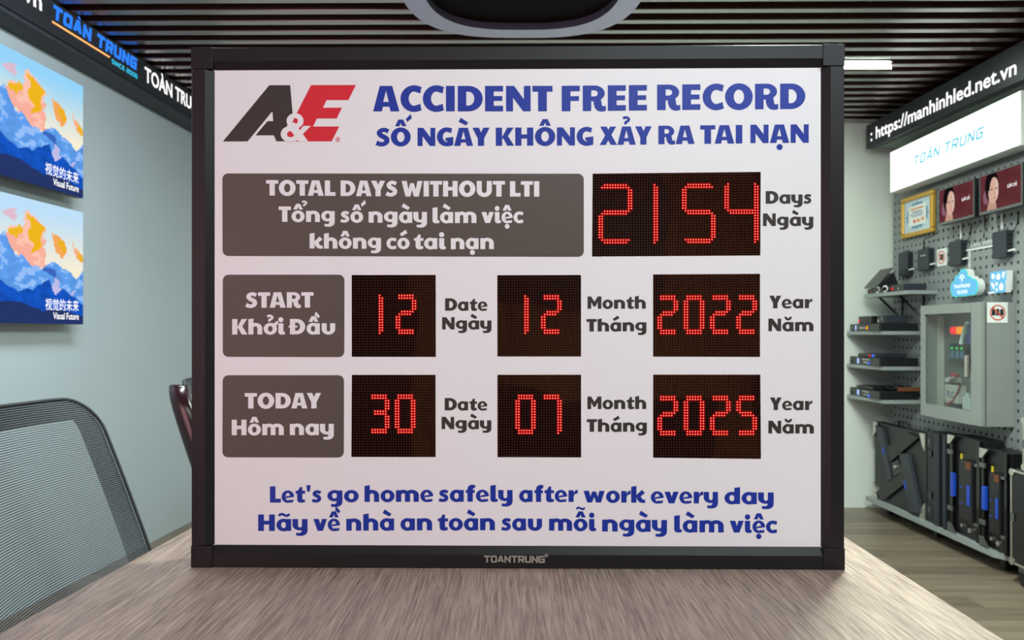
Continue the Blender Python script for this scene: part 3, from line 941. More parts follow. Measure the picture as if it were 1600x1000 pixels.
lb = B()
px_sheet(lb, [[(563, 68), (792, 68), (818, 380), (800, 500), (750, 600), (735, 640), (735, 680), (640, 680), (612, 615), (412, 615), (542, 460), (605, 460), (598, 360), (590, 360), (325, 680), (55, 680)]], YT, 0)
px_sheet(lb, [[(1020, 68), (1510, 68), (1428, 232), (1190, 232), (1150, 315), (1358, 315), (1300, 433), (1083, 433), (1042, 520), (1328, 520), (1245, 682), (736, 682), (736, 640), (862, 375)]], YT, 1)
amp = O_(845, 459, 93, 84, 31, 32) + [A(797, 603, 109, 90, 41, 33, 25, 292, 40)]
amp += [[(757, 512), (778, 470), (812, 478), (838, 476), (988, 690), (886, 690)], [(936, 514), (1016, 514), (866, 668), (826, 640), (895, 562)]]
amp = [[(x, min(y_, 684)) for x, y_ in q] for q in amp]
px_sheet(lb, amp + [[(862, 372), (818, 378), (818, 395), (862, 395)]], YT - .0003, 2)
px_sheet(lb, [[(x, y_) for x, y_ in q] for q in O_(1310, 663, 26, 26, 21, 21)] + [R(1301, 650, 1306, 677), R(1301, 650, 1318, 655), R(1314, 650, 1319, 664), R(1301, 661, 1318, 666), [(1308, 664), (1314, 664), (1321, 677), (1315, 677)]], YT, 1)
lbo = lb.build('emblem', [M['logo_dark'], M['logo_red'], M['txt_white']], sg)
lbo['label'] = 'charcoal A and red E emblem joined by a white ampersand'

# maker's name on the bottom rail
W_, gs = word('TOANTRUNG', .08, glyphf=techno(.22, .86))
b = B()
text_sheet(b, gs, lambda gx, gy: HB(752.9 + (848 - 752.9) * gx / W_, 878.3 + gx / W_ * 1.1 - gy * 11), -.0006)
text_sheet(b, [O_(0, 0, 1, 1, .62, .62), [DOT(0, 0, .36)]], lambda gx, gy: HB(850.6 + gx * 2.6, 867.7 - gy * 2.6), -.0006)
q = b.build('name_lettering', M['silver'], sg)
q['label'] = 'silver lettering TOANTRUNG on the bottom rail'

SEG = {'0': 'ABCDEF', '1': 'BC', '2': 'ABGED', '3': 'ABGCD', '4': 'FGBC', '5': 'AFGCD', '7': 'ABC'}


def digit_dots(ch, nc, nr):
    s = SEG[ch]
    m = (nr - 1) // 2
    g0, g1 = (m - 1, m) if nr > 20 else (m, m + 1) if False else (m - 1, m)
    C1, R1 = nc - 1, nr - 1
    D = set()
    if 'A' in s: D |= {(c, 0) for c in range(2 if nc > 9 else 1, C1 - (1 if nc > 9 else 0))} | {(c, 1) for c in range(1, C1)}
    if 'D' in s: D |= {(c, R1) for c in range(2 if nc > 9 else 1, C1 - (1 if nc > 9 else 0))} | {(c, R1 - 1) for c in range(1, C1)}
    if 'G' in s: D |= {(c, r) for c in range(2, C1 - 1) for r in (g0, g1)}
    for k, (c0, c1), top in (('F', (0, 1), 1), ('B', (C1, C1 - 1), 1), ('E', (0, 1), 0), ('C', (C1, C1 - 1), 0)):
        if k in s:
            if top:
                D |= {(c0, r) for r in range(2 if 'A' in s else 1, g0 - 0)} | {(c1, r) for r in range(1 if 'A' in s else 0, g0 + 1)}
            else:
                D |= {(c0, r) for r in range(g1 + 1, R1 - 1 if 'D' in s else R1)} | {(c1, r) for r in range(g1, R1 if 'D' in s else R1 + 1)}
    if 'B' in s and 'C' in s:
        D |= {(C1, r) for r in (g0, g1)} if ch != '3' else {(C1 - 1, g0), (C1 - 1, g1)}
        D |= {(C1 - 1, r) for r in (g0, g1)}
    if 'F' in s and 'E' in s:
        D |= {(0, r) for r in (g0, g1)} | {(1, r) for r in (g0, g1)}
    return D


def ngon(cx, cz, r, y, n):
    return [(cx + r * math.cos(2 * PI * i / n + PI / n), y, cz + r * math.sin(2 * PI * i / n + PI / n)) for i in range(n)]


def display(corners, digits, lbl):
    """corners TL,TR,BR,BL pixels; digits: (char, x0, x1, y0, y1, cols, rows)"""
    p = [HB(*c) for c in corners]
    b = B().prism([(q[0], q[1]) for q in p[::-1]], FD - .0006, FD + .002)
    o = b.build('display_window', M['display'], sg)
    o['label'] = lbl
    x0, y0 = corners[0]
    for (ch, a, c, t, u, nc, nr) in digits:
        d = B()
        for (ci, ri) in sorted(digit_dots(ch, nc, nr)):
            cx, cz = HB(a + (c - a) * ci / (nc - 1), t + (u - t) * ri / (nr - 1))
            hx = .00262
            d.add([(cx - hx, FD - .0008, cz - hx), (cx + hx, FD - .0008, cz - hx), (cx + hx, FD - .0008, cz + hx), (cx - hx, FD - .0008, cz + hx)], [(0, 1, 2, 3)], 0)
            d.add(ngon(cx, cz, .0016, FD - .0010, 8), [list(range(8))], 1)
            d.add(ngon(cx, cz, .00088, FD - .0012, 6), [list(range(6))], 2)
        d.build('led_digit', [M['dot_glow'], M['dot_mid'], M['dot_core']], o)


display([(924, 270), (1188, 268), (1187.5, 399), (923, 400)],
        [('2', 934.5, 984.7, 288, 378.5, 13, 23), ('1', 975.4, 1025.2, 288, 378.5, 13, 23), ('5', 1065.7, 1115.5, 287.6, 378.2, 13, 23), ('4', 1132.3, 1183.3, 287, 378, 13, 23)],
        'wide display window showing 2154 in red dots')
display([(545, 428), (677, 428.3), (677, 557), (545, 556.5)], [('1', 564.2, 593, 460.5, 519.5, 8, 15), ('2', 615.5, 645, 460.5, 519.5, 8, 15)], 'display window showing day 12')
display([(774, 429), (905.5, 429), (905.5, 557), (774, 556.6)], [('1', 793, 821.8, 462, 520, 8, 15), ('2', 844, 873.5, 462, 520, 8, 15)], 'display window showing month 12')
display([(1019, 428.5), (1187, 428), (1187, 558.5), (1019, 557.5)],
        [(c, 1027 + k * 41.4, 1056.5 + k * 41.4, 463, 521, 8, 15) for k, c in enumerate('2022')], 'display window showing year 2022')
display([(545, 585), (676.5, 585.3), (676.5, 714.5), (544, 714)], [('3', 573, 602.5, 617.5, 675.5, 8, 15), ('0', 614, 643.5, 617.5, 675.5, 8, 15)], 'display window showing day 30')
display([(774, 585.5), (905.5, 585.8), (905.5, 715.8), (774, 715)], [('0', 803.5, 832.5, 618.5, 677.5, 8, 15), ('7', 844, 873.5, 618.5, 677.5, 8, 15)], 'display window showing month 07')
display([(1019, 586), (1187.5, 586.5), (1188.5, 719), (1019, 716.5)],
        [(c, 1027 + k * 41.4, 1056.5 + k * 41.4, 621, 680, 8, 15) for k, c in enumerate('2025')], 'display window showing year 2025')

# ------------------------------------------------------------------ mesh chairs
def make_chair(label):
    t = thing('mesh_office_chair', label, 'chair')
    HWc, ZB, ZT = .245, .56, 1.055

    def pt(s, z, off=0.0):
        return (-(z - .727) * .356 + .045 * (s * s - 1) - off, s * HWc, z)

    def half(z):                                   # half width with rounded top corners
        r = .075
        w = 1.0 - .10 * max(0, (z - .75) / .3) ** 2 * 0.4 - .04 * max(0, (.72 - z) / .16)
        if z > ZT - r:
            k = (z - (ZT - r)) / r
            w -= (r / HWc) * (1 - math.sqrt(max(0, 1 - k * k)))
        return w
    n = 118
    mesh, band = B(), B()
    for i in range(n):
        z = ZB + (ZT - ZB) * (i + .5) / n
        th = (ZT - ZB) / n * .48
        w = half(z)
        seg = 14
        vs, fs = [], []
        for k in range(seg + 1):
            s = -w + 2 * w * k / seg
            vs += [pt(s, z - th / 2), pt(s, z + th / 2)]
        fs = [(2 * k, 2 * k + 2, 2 * k + 3, 2 * k + 1) for k in range(seg)]
        mesh.add(vs, fs)
        # woven border: second, denser layer behind
        bw = .21
        th2 = (ZT - ZB) / n * .66
        parts = [(-w, w)] if z > ZT - .045 else [(-w, -w + bw), (w - bw, w)]
        for (a, c) in parts:
            m_ = 12 if len(parts) == 1 else 4
            vs = []
            for k in range(m_ + 1):
                s = a + (c - a) * k / m_
                vs += [pt(s, z - th2 / 2 + .001, .006), pt(s, z + th2 / 2 + .001, .006)]
            band.add(vs, [(2 * k, 2 * k + 2, 2 * k + 3, 2 * k + 1) for k in range(m_)])
    q = mesh.build('mesh_threads', M['thread'], t); q['kind'] = 'stuff'; q['label'] = 'fine grey horizontal mesh threads'
    q = band.build('mesh_border', M['thread_dark'], t); q['kind'] = 'stuff'
    # shell rim on the viewer's side and lower frame
    zs = [ZB + (ZT - .012 - ZB) * math.sin(k / 12 * PI / 2) for k in range(13)]
    for sd in (-1,):
        vs, fs = [], []
        for i, z in enumerate(zs):
            p = pt(sd * (half(z) + .005), z)
            dpt = (.052 if sd < 0 else .012) * (1 - .35 * (i / 12) ** 3)
            th_ = .011 if sd < 0 else .004
            for (dx, dy) in ((.008, 0), (0, th_), (-dpt, th_ * .6), (-dpt - .006, 0), (-dpt, -th_ * .6), (0, -th_)):
                vs.append((p[0] + dx, p[1] + dy, p[2]))
        for i in range(12):
            for k in range(6):
                fs.append((i * 6 + k, i * 6 + (k + 1) % 6, (i + 1) * 6 + (k + 1) % 6, (i + 1) * 6 + k))
        fs += [list(range(6)), list(range(len(vs) - 1, len(vs) - 7, -1))]
        B().add(vs, fs, 0, True).build('side_rail', M['chair_frame'] if sd < 0 else M['thread_dark'], t)
    r_ = .075
    zz = [ZB + (ZT - r_ - ZB) * k / 8 for k in range(8)] + [ZT - r_ + r_ * math.sin(k / 12 * PI / 2) for k in range(12)]
    edge = [pt(-half(z), z) for z in zz] + [pt(s_, ZT) for s_ in (-.55, 0, .55)] + [pt(half(z), z) for z in zz[::-1]]
    B().tube(edge, .0035, 6).build('edge_piping', M['thread_dark'], t)
    B().tube([pt(s * half(ZB), ZB - .01, .0) for s in [-1, -.6, -.2, .2, .6, 1]], .016, 8).build('lower_rail', M['chair_frame'], t)
    B().tube([pt(0, .62, .04), pt(0, .50, .05), (.02, 0, .43), (.2, 0, .41)], .022, 8).build('back_bracket', M['black'], t)
    B().box(.0, .46, -.24, .24, .43, .50, bev=.025).build('seat', M['fabric'], t)
    B().tube([(.23, 0, .10), (.23, 0, .43)], .028, 12).build('gas_column', M['steel'], t)
    for k in range(5):
        a = 2 * PI * k / 5
        e = (.23 + .28 * math.cos(a), .28 * math.sin(a))
        lg = B().tube([(.23, 0, .10), (.23 + .14 * math.cos(a), .14 * math.sin(a), .095), (e[0], e[1], .075)], [.028, .022, .016], 8).build('base_leg', M['black'], t)
        B().cyl((e[1], .028), .028, e[0] - .012, e[0] + .012, 'x', 14).build('caster', M['black'], lg)
    return t


c1 = make_chair('grey mesh office chair nearest the viewer at the left of the table')
c1.location = (-.781, 1.36, 0)
c2 = copy_tree(c1)
c2['label'] = 'mesh office chair with dark maroon rim, half hidden behind the board'
c2.location = (-.80, 2.31, 0)
c1['group'] = c2['group'] = 'mesh chairs along the table'

# ------------------------------------------------------------------ pictures
def inpoly(X, Y, poly):
    c = np.zeros(X.shape, bool)
    n = len(poly)
    for i in range(n):
        x0, y0 = poly[i]; x1, y1 = poly[(i + 1) % n]
        if y0 == y1: continue
        k = ((y0 > Y) != (y1 > Y)) & (X < (x1 - x0) * (Y - y0) / (y1 - y0) + x0)
        c ^= k
    return c


def vnoise(X, Y, seed):
    r = np.random.RandomState(seed)
    t = r.rand(64, 64)
    xi, yi = np.floor(X).astype(int), np.floor(Y).astype(int)
    fx, fy = X - xi, Y - yi
    fx = fx * fx * (3 - 2 * fx); fy = fy * fy * (3 - 2 * fy)
    g = lambda a, b: t[a % 64, b % 64]
    return (g(xi, yi) * (1 - fx) + g(xi + 1, yi) * fx) * (1 - fy) + (g(xi, yi + 1) * (1 - fx) + g(xi + 1, yi + 1) * fx) * fy


def fbm(X, Y, seed):
    return sum(vnoise(X * 2 ** k, Y * 2 ** k, seed + k) / 2 ** (k + 1) for k in range(4))


def picture_mesh(name, img, w, h, m, y=0.0, parent=None):
    """img: rows top->bottom, float 0..255 sRGB; one quad per pixel, flat picture w x h centred"""
    nh, nw = img.shape[:2]
    xs = np.linspace(-w / 2, w / 2, nw + 1); zs = np.linspace(h / 2, -h / 2, nh + 1)
    V = [(x, y, z) for z in zs for x in xs]
    F = [(j * (nw + 1) + i, (j + 1) * (nw + 1) + i, (j + 1) * (nw + 1) + i + 1, j * (nw + 1) + i + 1) for j in range(nh) for i in range(nw)]
    me = bpy.data.meshes.new(name)
    me.from_pydata(V, [], F)
    me.materials.append(m)
    a = me.color_attributes.new('picture', 'FLOAT_COLOR', 'CORNER')
    c = np.clip(img / 255, 0, 1)
    c = np.where(c <= .04045, c / 12.92, ((c + .055) / 1.055) ** 2.4).reshape(-1, 3)
    c = np.concatenate([c, np.ones((len(c), 1))], 1)
    a.data.foreach_set('color', np.repeat(c, 4, axis=0).ravel().astype(np.float32))
    o = bpy.data.objects.new(name, me)
    COL.objects.link(o)
    o.parent = parent
    return o


def mountain_picture(nw=210, nh=118, warm=1.0):
    u = (np.arange(nw) + .5) / nw
    v = (np.arange(nh) + .5) / nh
    U, V = np.meshgrid(u, v)
    X = (U - .44) / .56                      # 0..1 over the part in view
    X = np.where(X < 0, -X * .9, X)
    T = V.copy()
    wob = (fbm(U * 14, V * 14, 5) - .5)
    Xw = X + wob * .13
    Tw = T + (fbm(U * 14 + 9, V * 14 + 3, 11) - .5) * .11
    img = np.zeros((nh, nw, 3))
    top = np.array([150, 212, 250.]) if warm < 1 else np.array([190, 224, 250.])
    low = np.array([248, 238, 214.])
    k = np.clip((T - .05) / .45 + (fbm(U * 3, V * 3, 2) - .5) * .5, 0, 1)[..., None]
    img[:] = top * (1 - k) + low * k

    def paint(mask, col, a=1.0):
        img[mask] = img[mask] * (1 - a) + np.array(col, float) * a
    D = lambda pts: [(x / 495, t) for x, t in pts]
    pink = D([(20, .32), (60, .26), (125, .2), (150, .12), (200, .16), (240, .24), (270, .30), (225, .36), (250, .52), (230, .56), (120, .52), (95, .44), (20, .42)])
    paint(inpoly(Xw, Tw, D([(20, .12), (70, .10), (100, .16), (60, .2), (25, .18)])), (232, 180, 200), .8)
    paint(inpoly(Xw, Tw, pink), (250, 176, 158))
    paint(inpoly(Xw + .02, Tw + .03, pink) & (fbm(U * 9, V * 9, 21) > .5), (252, 196, 176))
    paint(inpoly(Xw, Tw, D([(135, .12), (170, .13), (215, .19), (238, .26), (215, .38), (180, .42), (160, .34), (150, .22)])), (240, 182, 30))
    paint(inpoly(Xw, Tw, D([(28, .28), (60, .26), (95, .2), (118, .24), (130, .29), (100, .31), (60, .33)])), (240, 184, 36))
    paint(inpoly(Xw, Tw, D([(280, .22), (310, .24), (362, .28), (372, .36), (355, .42), (325, .40), (305, .32)])), (246, 168, 92))
    paint(inpoly(Xw, Tw, D([(330, .28), (362, .28), (368, .36), (345, .38)])), (236, 176, 40))
    paint(inpoly(Xw, Tw, D([(412, .28), (450, .33), (500, .38), (500, .46), (460, .42), (425, .36)])), (248, 178, 140))
    paint(inpoly(Xw, Tw, D([(455, .33), (500, .37), (500, .45), (470, .42)])), (238, 180, 50))
    line = lambda pts: np.interp(X * 495, [p[0] for p in pts], [p[1] for p in pts])
    jag = (fbm(U * 30, V * 0 + 3, 31) - .5) * .06
    l1 = line([(0, .34), (22, .30), (55, .42), (80, .47), (110, .44), (150, .5), (200, .55), (235, .54), (285, .47), (330, .49), (370, .53), (410, .55), (445, .60), (470, .57), (500, .52)]) + jag
    m1 = T > l1
    shade = fbm(U * 22 + V * 9, V * 22 - U * 6, 41)
    base = np.array([96, 158, 236.])
    c1 = base[None, None] * (0.85 + .35 * shade[..., None])
    c1 = np.clip(c1, 0, 255)
    img[m1] = c1[m1]
    paint(m1 & (shade > .56), (170, 200, 246), .7)
    paint(m1 & inpoly(Xw, Tw, D([(292, .60), (330, .66), (400, .72), (440, .70), (420, .78), (330, .78), (275, .74)])), (206, 194, 232), .85)
    paint(m1 & inpoly(Xw, Tw, D([(225, .56), (290, .52), (300, .60), (250, .60)])), (50, 90, 180), .8)
    l2 = line([(0, .68), (40, .72), (90, .745), (150, .71), (190, .72), (235, .66), (275, .62), (292, .70), (310, .76), (355, .69), (400, .74), (450, .77), (480, .82), (500, .84)]) + jag * .8
    m2 = T > l2
    c2 = np.array([22, 84, 190.]) * (0.8 + .4 * fbm(U * 18, V * 18, 51)[..., None])
    img[m2] = np.clip(c2, 0, 255)[m2]
    l3 = line([(0, .84), (60, .83), (110, .83), (180, .87), (240, .90), (270, .88), (350, .88), (420, .90), (500, .93)]) + jag * .3
    img[T > l3] = (38, 54, 104)
    return img


def led_screen(label, zc, warm):
    t = thing('led_screen', label, 'screen', group='LED screens on the left wall')
    yc = 3.475 - .928 / 2
    t.location = (lw(2.2, yc), yc, zc)
    t.rotation_euler = (0, 0, RZL)
    w, h = .928, .522
    box('housing', M['dark_case'], t, -w / 2, w / 2, .0015, .035, -h / 2, h / 2, bev=.001)
    box('mounting_box', M['black'], t, -w / 2 + .06, w / 2 - .09, .036, .089, -h / 2 + .03, h / 2 - .03)
    picture_mesh('picture', mountain_picture(warm=warm), w, h, M['screen_picture'], 0, t)
    for text, x0, x1, z0, z1 in (('视觉的未来', .205, .430, -.202, -.150), ('Visual Future', .255, .430, -.240, -.210)):
        label_text('lettering', text, M['e_white'], t, x0, x1, z0, z1, -.0012, .0 if x0 < .21 else .01)
    return t


led_screen('upper LED screen on the left wall with snowy mountains under blue sky', 2.078, .9)
led_screen('lower LED screen on the left wall, same mountain picture with paler sky', 1.490, 1.0)

# ------------------------------------------------------------------ left fascia
fa = thing('led_fascia', 'long charcoal fascia with glowing TOÀN TRUNG lettering along the left wall', 'sign')
fa.location = (lw(2.15, 0), 0, 0)
fa.rotation_euler = (0, 0, RZL)
box('housing', M['fascia'], fa, -1.9, 5.03, 0, .10, 2.468, 2.612)
box('underside', M['fascia_under'], fa, -1.9, 5.03, .012, .139, 2.452, 2.467)


def fascia_words(name, text, m, x0, x1, z0, cap, w=.27, W=.86, slant=0.0, gap=.1, par=fa, space=.5):
    Wd, gs = word(text, gap, space, techno(w, W, slant))
    b = B()
    text_sheet(b, gs, lambda gx, gy: (x0 + (x1 - x0) * gx / Wd, z0 + gy * cap), -.002)
    return b.build(name, m, par)


fascia_words('lettering', 'TOÀN TRUNG', M['e_blue'], 3.19, 3.83, 2.537, .062, slant=.12)['label'] = 'blue glowing TOÀN TRUNG'
box('underline', M['e_orange'], fa, 3.19, 3.60, -.003, -.001, 2.516, 2.524)
fascia_words('lettering', 'SINCE 2006', M['e_cyan'], 3.62, 3.84, 2.497, .022, .16, .8, gap=.22)['label'] = 'small cyan SINCE 2006'
label_text('lettering', 'TOÀN TRUNG', M['e_white'], fa, 3.91, 4.56, 2.507, 2.607, -.002, .018)['label'] = 'white glowing TOÀN TRUNG'
label_text('lettering', 'https://manhinhled.net.vn', M['e_white'], fa, 1.90, 3.125, 2.513, 2.610, -.002, .018)['label'] = 'white glowing web address'

# ------------------------------------------------------------------ right fascia, light box
rzr = -PI / 2 + math.atan2(2.467 - 2.365, 4.95 - 3.63)
fb = thing('led_fascia', 'charcoal fascia with white glowing web address above the pegboard', 'sign', (2.365, 4.95, 0), rzr)
b = B()
b.add([(-.02, 0, 2.415), (1.75, 0, 2.415), (1.75, 0, 2.611), (-.02, 0, 2.57), (-.02, .06, 2.415), (1.75, .06, 2.415), (1.75, .06, 2.611), (-.02, .06, 2.57)],
      [(0, 1, 2, 3), (7, 6, 5, 4), (0, 4, 5, 1), (3, 2, 6, 7), (0, 3, 7, 4), (1, 5, 6, 2)])
b.build('housing', M['fascia'], fb)
B().prism([(0, .061), (1.75, .061), (1.75, .09), (0, .225)], 2.425, 2.44, axis='z').build('underside', M['soffit'], fb)
label_text('lettering', ': https://manhinhled.net.vn', M['e_white'], fb, .035, 1.315, 2.428, 2.532, -.002, .016)['label'] = 'white glowing web address'

RW = -PI / 2                      # things facing the room from the right wall: local x -> -Y, local -y -> -X


def rthing(name, label, cat, x, yc, z, group=None):
    return thing(name, label, cat, (x, yc, z), RW, group)


lbx = rthing('lightbox', 'bright white light box with thin cyan TOÀN TRUNG above the pegboard', 'sign', 2.45, 4.21, 2.095)
box('housing', M['white_plastic'], lbx, -.62, .62, .003, .099, 0, .265, bev=.002)
box('face', M['e_box'], lbx, -.615, .615, 0, .0028, .004, .261)
Wd, gs = word('TOÀN TRUNG', .22, .5, techno(.15, .8, .2))
b = B()
text_sheet(b, gs, lambda gx, gy: (-.338 + (.668) * gx / Wd, .112 + gy * .056), -.001)
b.build('lettering', M['e_boxtext'], lbx)

# ------------------------------------------------------------------ pegboard
pg = rthing('pegboard', 'grey metal pegboard with square holes covering the right wall', 'pegboard', 2.55, 4.98, .12)
b = B()
P_, H_ = .05, .0082
nc, nr = 44, 39
vs, fs = [], []
for i in range(nc):
    for j in range(nr):
        x0, z0 = i * P_, j * P_
        cx, cz = x0 + P_ / 2, z0 + P_ / 2
        o = [(x0, 0, z0), (x0 + P_, 0, z0), (x0 + P_, 0, z0 + P_), (x0, 0, z0 + P_)]
        q = [(cx - H_, 0, cz - H_), (cx + H_, 0, cz - H_), (cx + H_, 0, cz + H_), (cx - H_, 0, cz + H_)]
        r = [(p[0], .004, p[2]) for p in q]
        b.add(o + q + r, [(k, (k + 1) % 4, (k + 1) % 4 + 4, k + 4) for k in range(4)] + [(k + 4, (k + 1) % 4 + 4, (k + 1) % 4 + 8, k + 8) for k in range(4)])
b.build('perforated_sheet', M['peg'], pg)
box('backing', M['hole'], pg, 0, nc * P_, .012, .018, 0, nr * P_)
box('edge_trim', M['peg'], pg, -.006, 0, 0, .02, 0, nr * P_)

# framed certificate
ct = rthing('framed_certificate', 'certificate in a gold frame on the pegboard under the light box', 'picture', 2.515, 4.645, 1.924)
w, h = .18, .128
b = B()
for (x0, x1, z0, z1) in ((-w, w, h - .028, h), (-w, w, -h, -h + .028), (-w, -w + .028, -h + .028, h - .028), (w - .028, w, -h + .028, h - .028)):
    b.box(x0, x1, 0, .028, z0, z1, bev=.006)
b.build('frame', M['gold'], ct)
pp = box('paper', M['paper'], ct, -w + .026, w - .026, .012, .018, -h + .026, h - .026)
bl = B()
for k in range(40):
    a = 2 * PI * k / 40
bl.add([(.125 * math.cos(2 * PI * k / 40) * (1 + .08 * math.cos(8 * PI * k / 10)), .0112, .083 * math.sin(2 * PI * k / 40) * (1 + .08 * math.cos(8 * PI * k / 10))) for k in range(40)], [list(range(40))])
bl.build('ornament', M['paper_blue'], pp)
pw = B().box(-.10, .10, .0102, .0108, -.062, .064)
pw.build('text_field', M['paper_white'], pp)
b = B()
for (x0, x1, z, hh, mi) in ((-.07, .07, .042, .010, 0), (-.05, .05, .022, .005, 1), (-.075, .075, .008, .004, 1), (-.06, .06, -.004, .004, 1), (-.04, -.015, -.035, .02, 2), (.0, .03, -.035, .022, 0), (.05, .08, -.03, .02, 0)):
    b.box(x0, x1, .0090, .0100, z - hh / 2, z + hh / 2, mi)
b.build('print_lines', [M['orange_ink'], M['blue_ink'], M['red_ink']], pp)


def portrait(nw=84, nh=50):
    u = (np.arange(nw) + .5) / nw; v = (np.arange(nh) + .5) / nh
    U, V = np.meshgrid(u, v)
    img = np.zeros((nh, nw, 3)); img[:] = (104, 52, 56)
    img += ((fbm(U * 3, V * 3, 3) - .5) * 20)[..., None]
    X = U * 1.6                                     # aspect

    def el(cx, cy, a, b_, col, al=1.0, rot=0):
        dx, dy = X - cx, V - cy
        x_ = dx * math.cos(rot) + dy * math.sin(rot); y_ = -dx * math.sin(rot) + dy * math.cos(rot)
        m_ = (x_ / a) ** 2 + (y_ / b_) ** 2 < 1
        img[m_] = img[m_] * (1 - al) + np.array(col, float) * al
        return m_
    el(.22, .62, .11, .2, (150, 100, 120))
    el(.46, .32, .27, .40, (22, 18, 22))            # hair
    el(.42, .45, .20, .30, (22, 18, 22))
    nk = inpoly(X, V, [(.36, .7), (.62, .75), (.66, 1.0), (.26, 1.0)])
    img[nk] = (205, 160, 140)
    el(.53, .48, .20, .36, (226, 184, 164), rot=.08)
    half = inpoly(X, V, [(.60, 0), (.80, 0), (.80, .95), (.66, .85)])
    f = (((X - .53) / .20) ** 2 + ((V - .48) / .36) ** 2 < 1) & half
    img[f] = (236, 206, 196)
    hl = inpoly(X, V, [(.36, .0), (.52, .02), (.40, .28), (.34, .6), (.28, .4)])
    img[hl] = (22, 18, 22)
    for cx in (.47, .64):
        el(cx, .44, .04, .018, (50, 36, 40)); el(cx, .38, .05, .01, (70, 50, 48))
    el(.575, .56, .02, .05, (206, 150, 132)); el(.575, .69, .05, .02, (196, 84, 96))
    el(.35, .52, .03, .07, (214, 168, 150))
    return img


PORTRAIT = portrait()


def monitor(label, yc):
    t = rthing('wall_monitor', label, 'monitor', 2.465, yc, 1.912, 'small monitors on the pegboard')
    w, h = .164, .104
    box('housing', M['black'], t, -w, w, .002, .034, -h, h, bev=.003)
    box('bracket', M['steel'], t, -.05, .05, .035, .085, -.05, .05)
    b = B().box(-w, w, -.002, .002, h - .008, h).box(-w, w, -.002, .002, -h, -h + .014).box(-w, -w + .006, -.002, .002, -h + .014, h - .008).box(w - .006, w, -.002, .002, -h + .014, h - .008)
    b.build('bezel', M['steel'], t)
    p = picture_mesh('picture', PORTRAIT, 2 * w - .012, 2 * h - .022, M['ad_picture'], .001, t)
    p.location.z = .003
    p['label'] = 'head of a dark-haired woman on a maroon ground'
    label_text('lettering', 'tươi trẻ', M['e_white'], t, .055, .125, -.002, .022, -.0003, .0)
    B().tube([(w - .01, .03, -.02), (w + .012, .04, -.06), (w + .015, .05, -.14), (w - .03, .07, -.21)], .004, 6).build('cable', M['black'], t)
    return t


monitor('small monitor next to the gold frame, showing a woman on maroon', 4.138)
monitor('small monitor further right, at the picture edge, showing the same woman', 3.763)


def wall_box(label, yc, zc, w, h, ant=True, dep=.038, extra=None):
    t = rthing('controller_box', label, 'controller', 2.512, yc, zc, 'black controller boxes on the pegboard')
    box('case', M['dark_case'], t, -w / 2, w / 2, 0, dep, -h / 2, h / 2, bev=.002)
    b = B()
    for k in range(5):
        z = -h / 2 + h * (k + .7) / 6
        b.box(w / 2, w / 2 + .006, .008, .026, z, z + .012)
    b.build('connector', M['black'], t)
    b = B()
    for k in range(4):
        b.tube([(w * (-.3 + .2 * k), .02, h / 2), (w * (-.3 + .2 * k) + .004, .022, h / 2 + .014)], .003, 6)
    b.build('antenna_stub', M['black'], t)
    B().tube([(w / 2, .015, -h * .28), (w / 2 + .035, .012, -h * .26), (w / 2 + .045, .02, -h * .27)], .0055, 8).build('plug', M['white_plastic'], t)
    if extra: extra(t, w, h)
    return t


wall_box('black controller box below the gold frame, leftmost of four', 4.79, 1.632, .11, .152)


def ant_(t, w, h):
    B().tube([(0, .01, h / 2 - .01), (.0, .006, h / 2 + .05), (.01, .004, h / 2 + .055), (.16, .0, h / 2 + .075)], .004, 6).build('antenna', M['black'], t)
    B().box(-.02, .0, -.002, 0, .02, .028).box(.01, .03, -.002, 0, .02, .028).build('indicator_print', M['silver'], t)


wall_box('black controller box with bent antenna, second from the left', 4.558, 1.638, .12, .13, extra=ant_)


def cab_(t, w, h):
    B().tube([(w / 2, .02, h * .35), (w / 2 + .03, .02, h * .4), (w / 2 + .06, .02, h * .7), (w / 2 + .07, .02, h * 1.1)], .004, 6).build('cable', M['black'], t)


wall_box('black controller box right of the small prohibition sign', 4.23, 1.641, .112, .138, extra=cab_)
wall_box('black controller box furthest right, under the right monitor', 3.844, 1.645, .108, .138, extra=cab_)

# white trunking lines
tk = rthing('cable_trunking', 'thin white trunking lines joining monitors, boxes and cloud sign', 'trunking', 2.5485, 4.0, 1.65)
b = B()
b.box(-.17, .13, -.006, 0, -.005, .006)
b.build('run', M['white_plastic'], tk)
for x, z0, z1 in ((-.145, -.10, -.005), (-.225, .07, .16), (.13, .07, .16)):
    box('run', M['white_plastic'], tk, x - .005, x + .005, -.006, 0, z0, z1)
box('run', M['white_plastic'], tk, .03, .10, -.006, 0, -.195, -.186)
label_text('lettering', 'LAN, WIFI, 4G', M['white_plastic'], tk, -.135, .118, .010, .036, -.001, .02)


def prohib(label, x, yc, z, rz, s, people=1):
    t = thing('prohibition_sign', label, 'sign', (x, yc, z), rz, 'square no-photography signs')
    box('plate', M['paper_white'], t, -s / 2, s / 2, -.003, 0, -s / 2, s / 2, bev=.001)
    b = B()
    if people == 1:
        b.box(-.018, .020, -.0042, -.0032, -.016, .018)
    else:
        for k in (-1, 0, 1):
            b.cyl((k * .021, .010), .009, -.0042, -.0032)
            b.box(k * .021 - .009, k * .021 + .009, -.0042, -.0032, -.014, .004)
    b.build('pictogram', M['black_ink'], t)
    b = B()
    r = s * .38
    text_sheet(b, [O_(0, 0, r, r, r * .85, r * .85), [[(-r * .75, r * .63), (-r * .63, r * .75), (r * .75, -r * .63), (r * .63, -r * .75)]]], lambda a, c: (a, c), -.0046)
    b.build('ring', M['red_ink'], t)


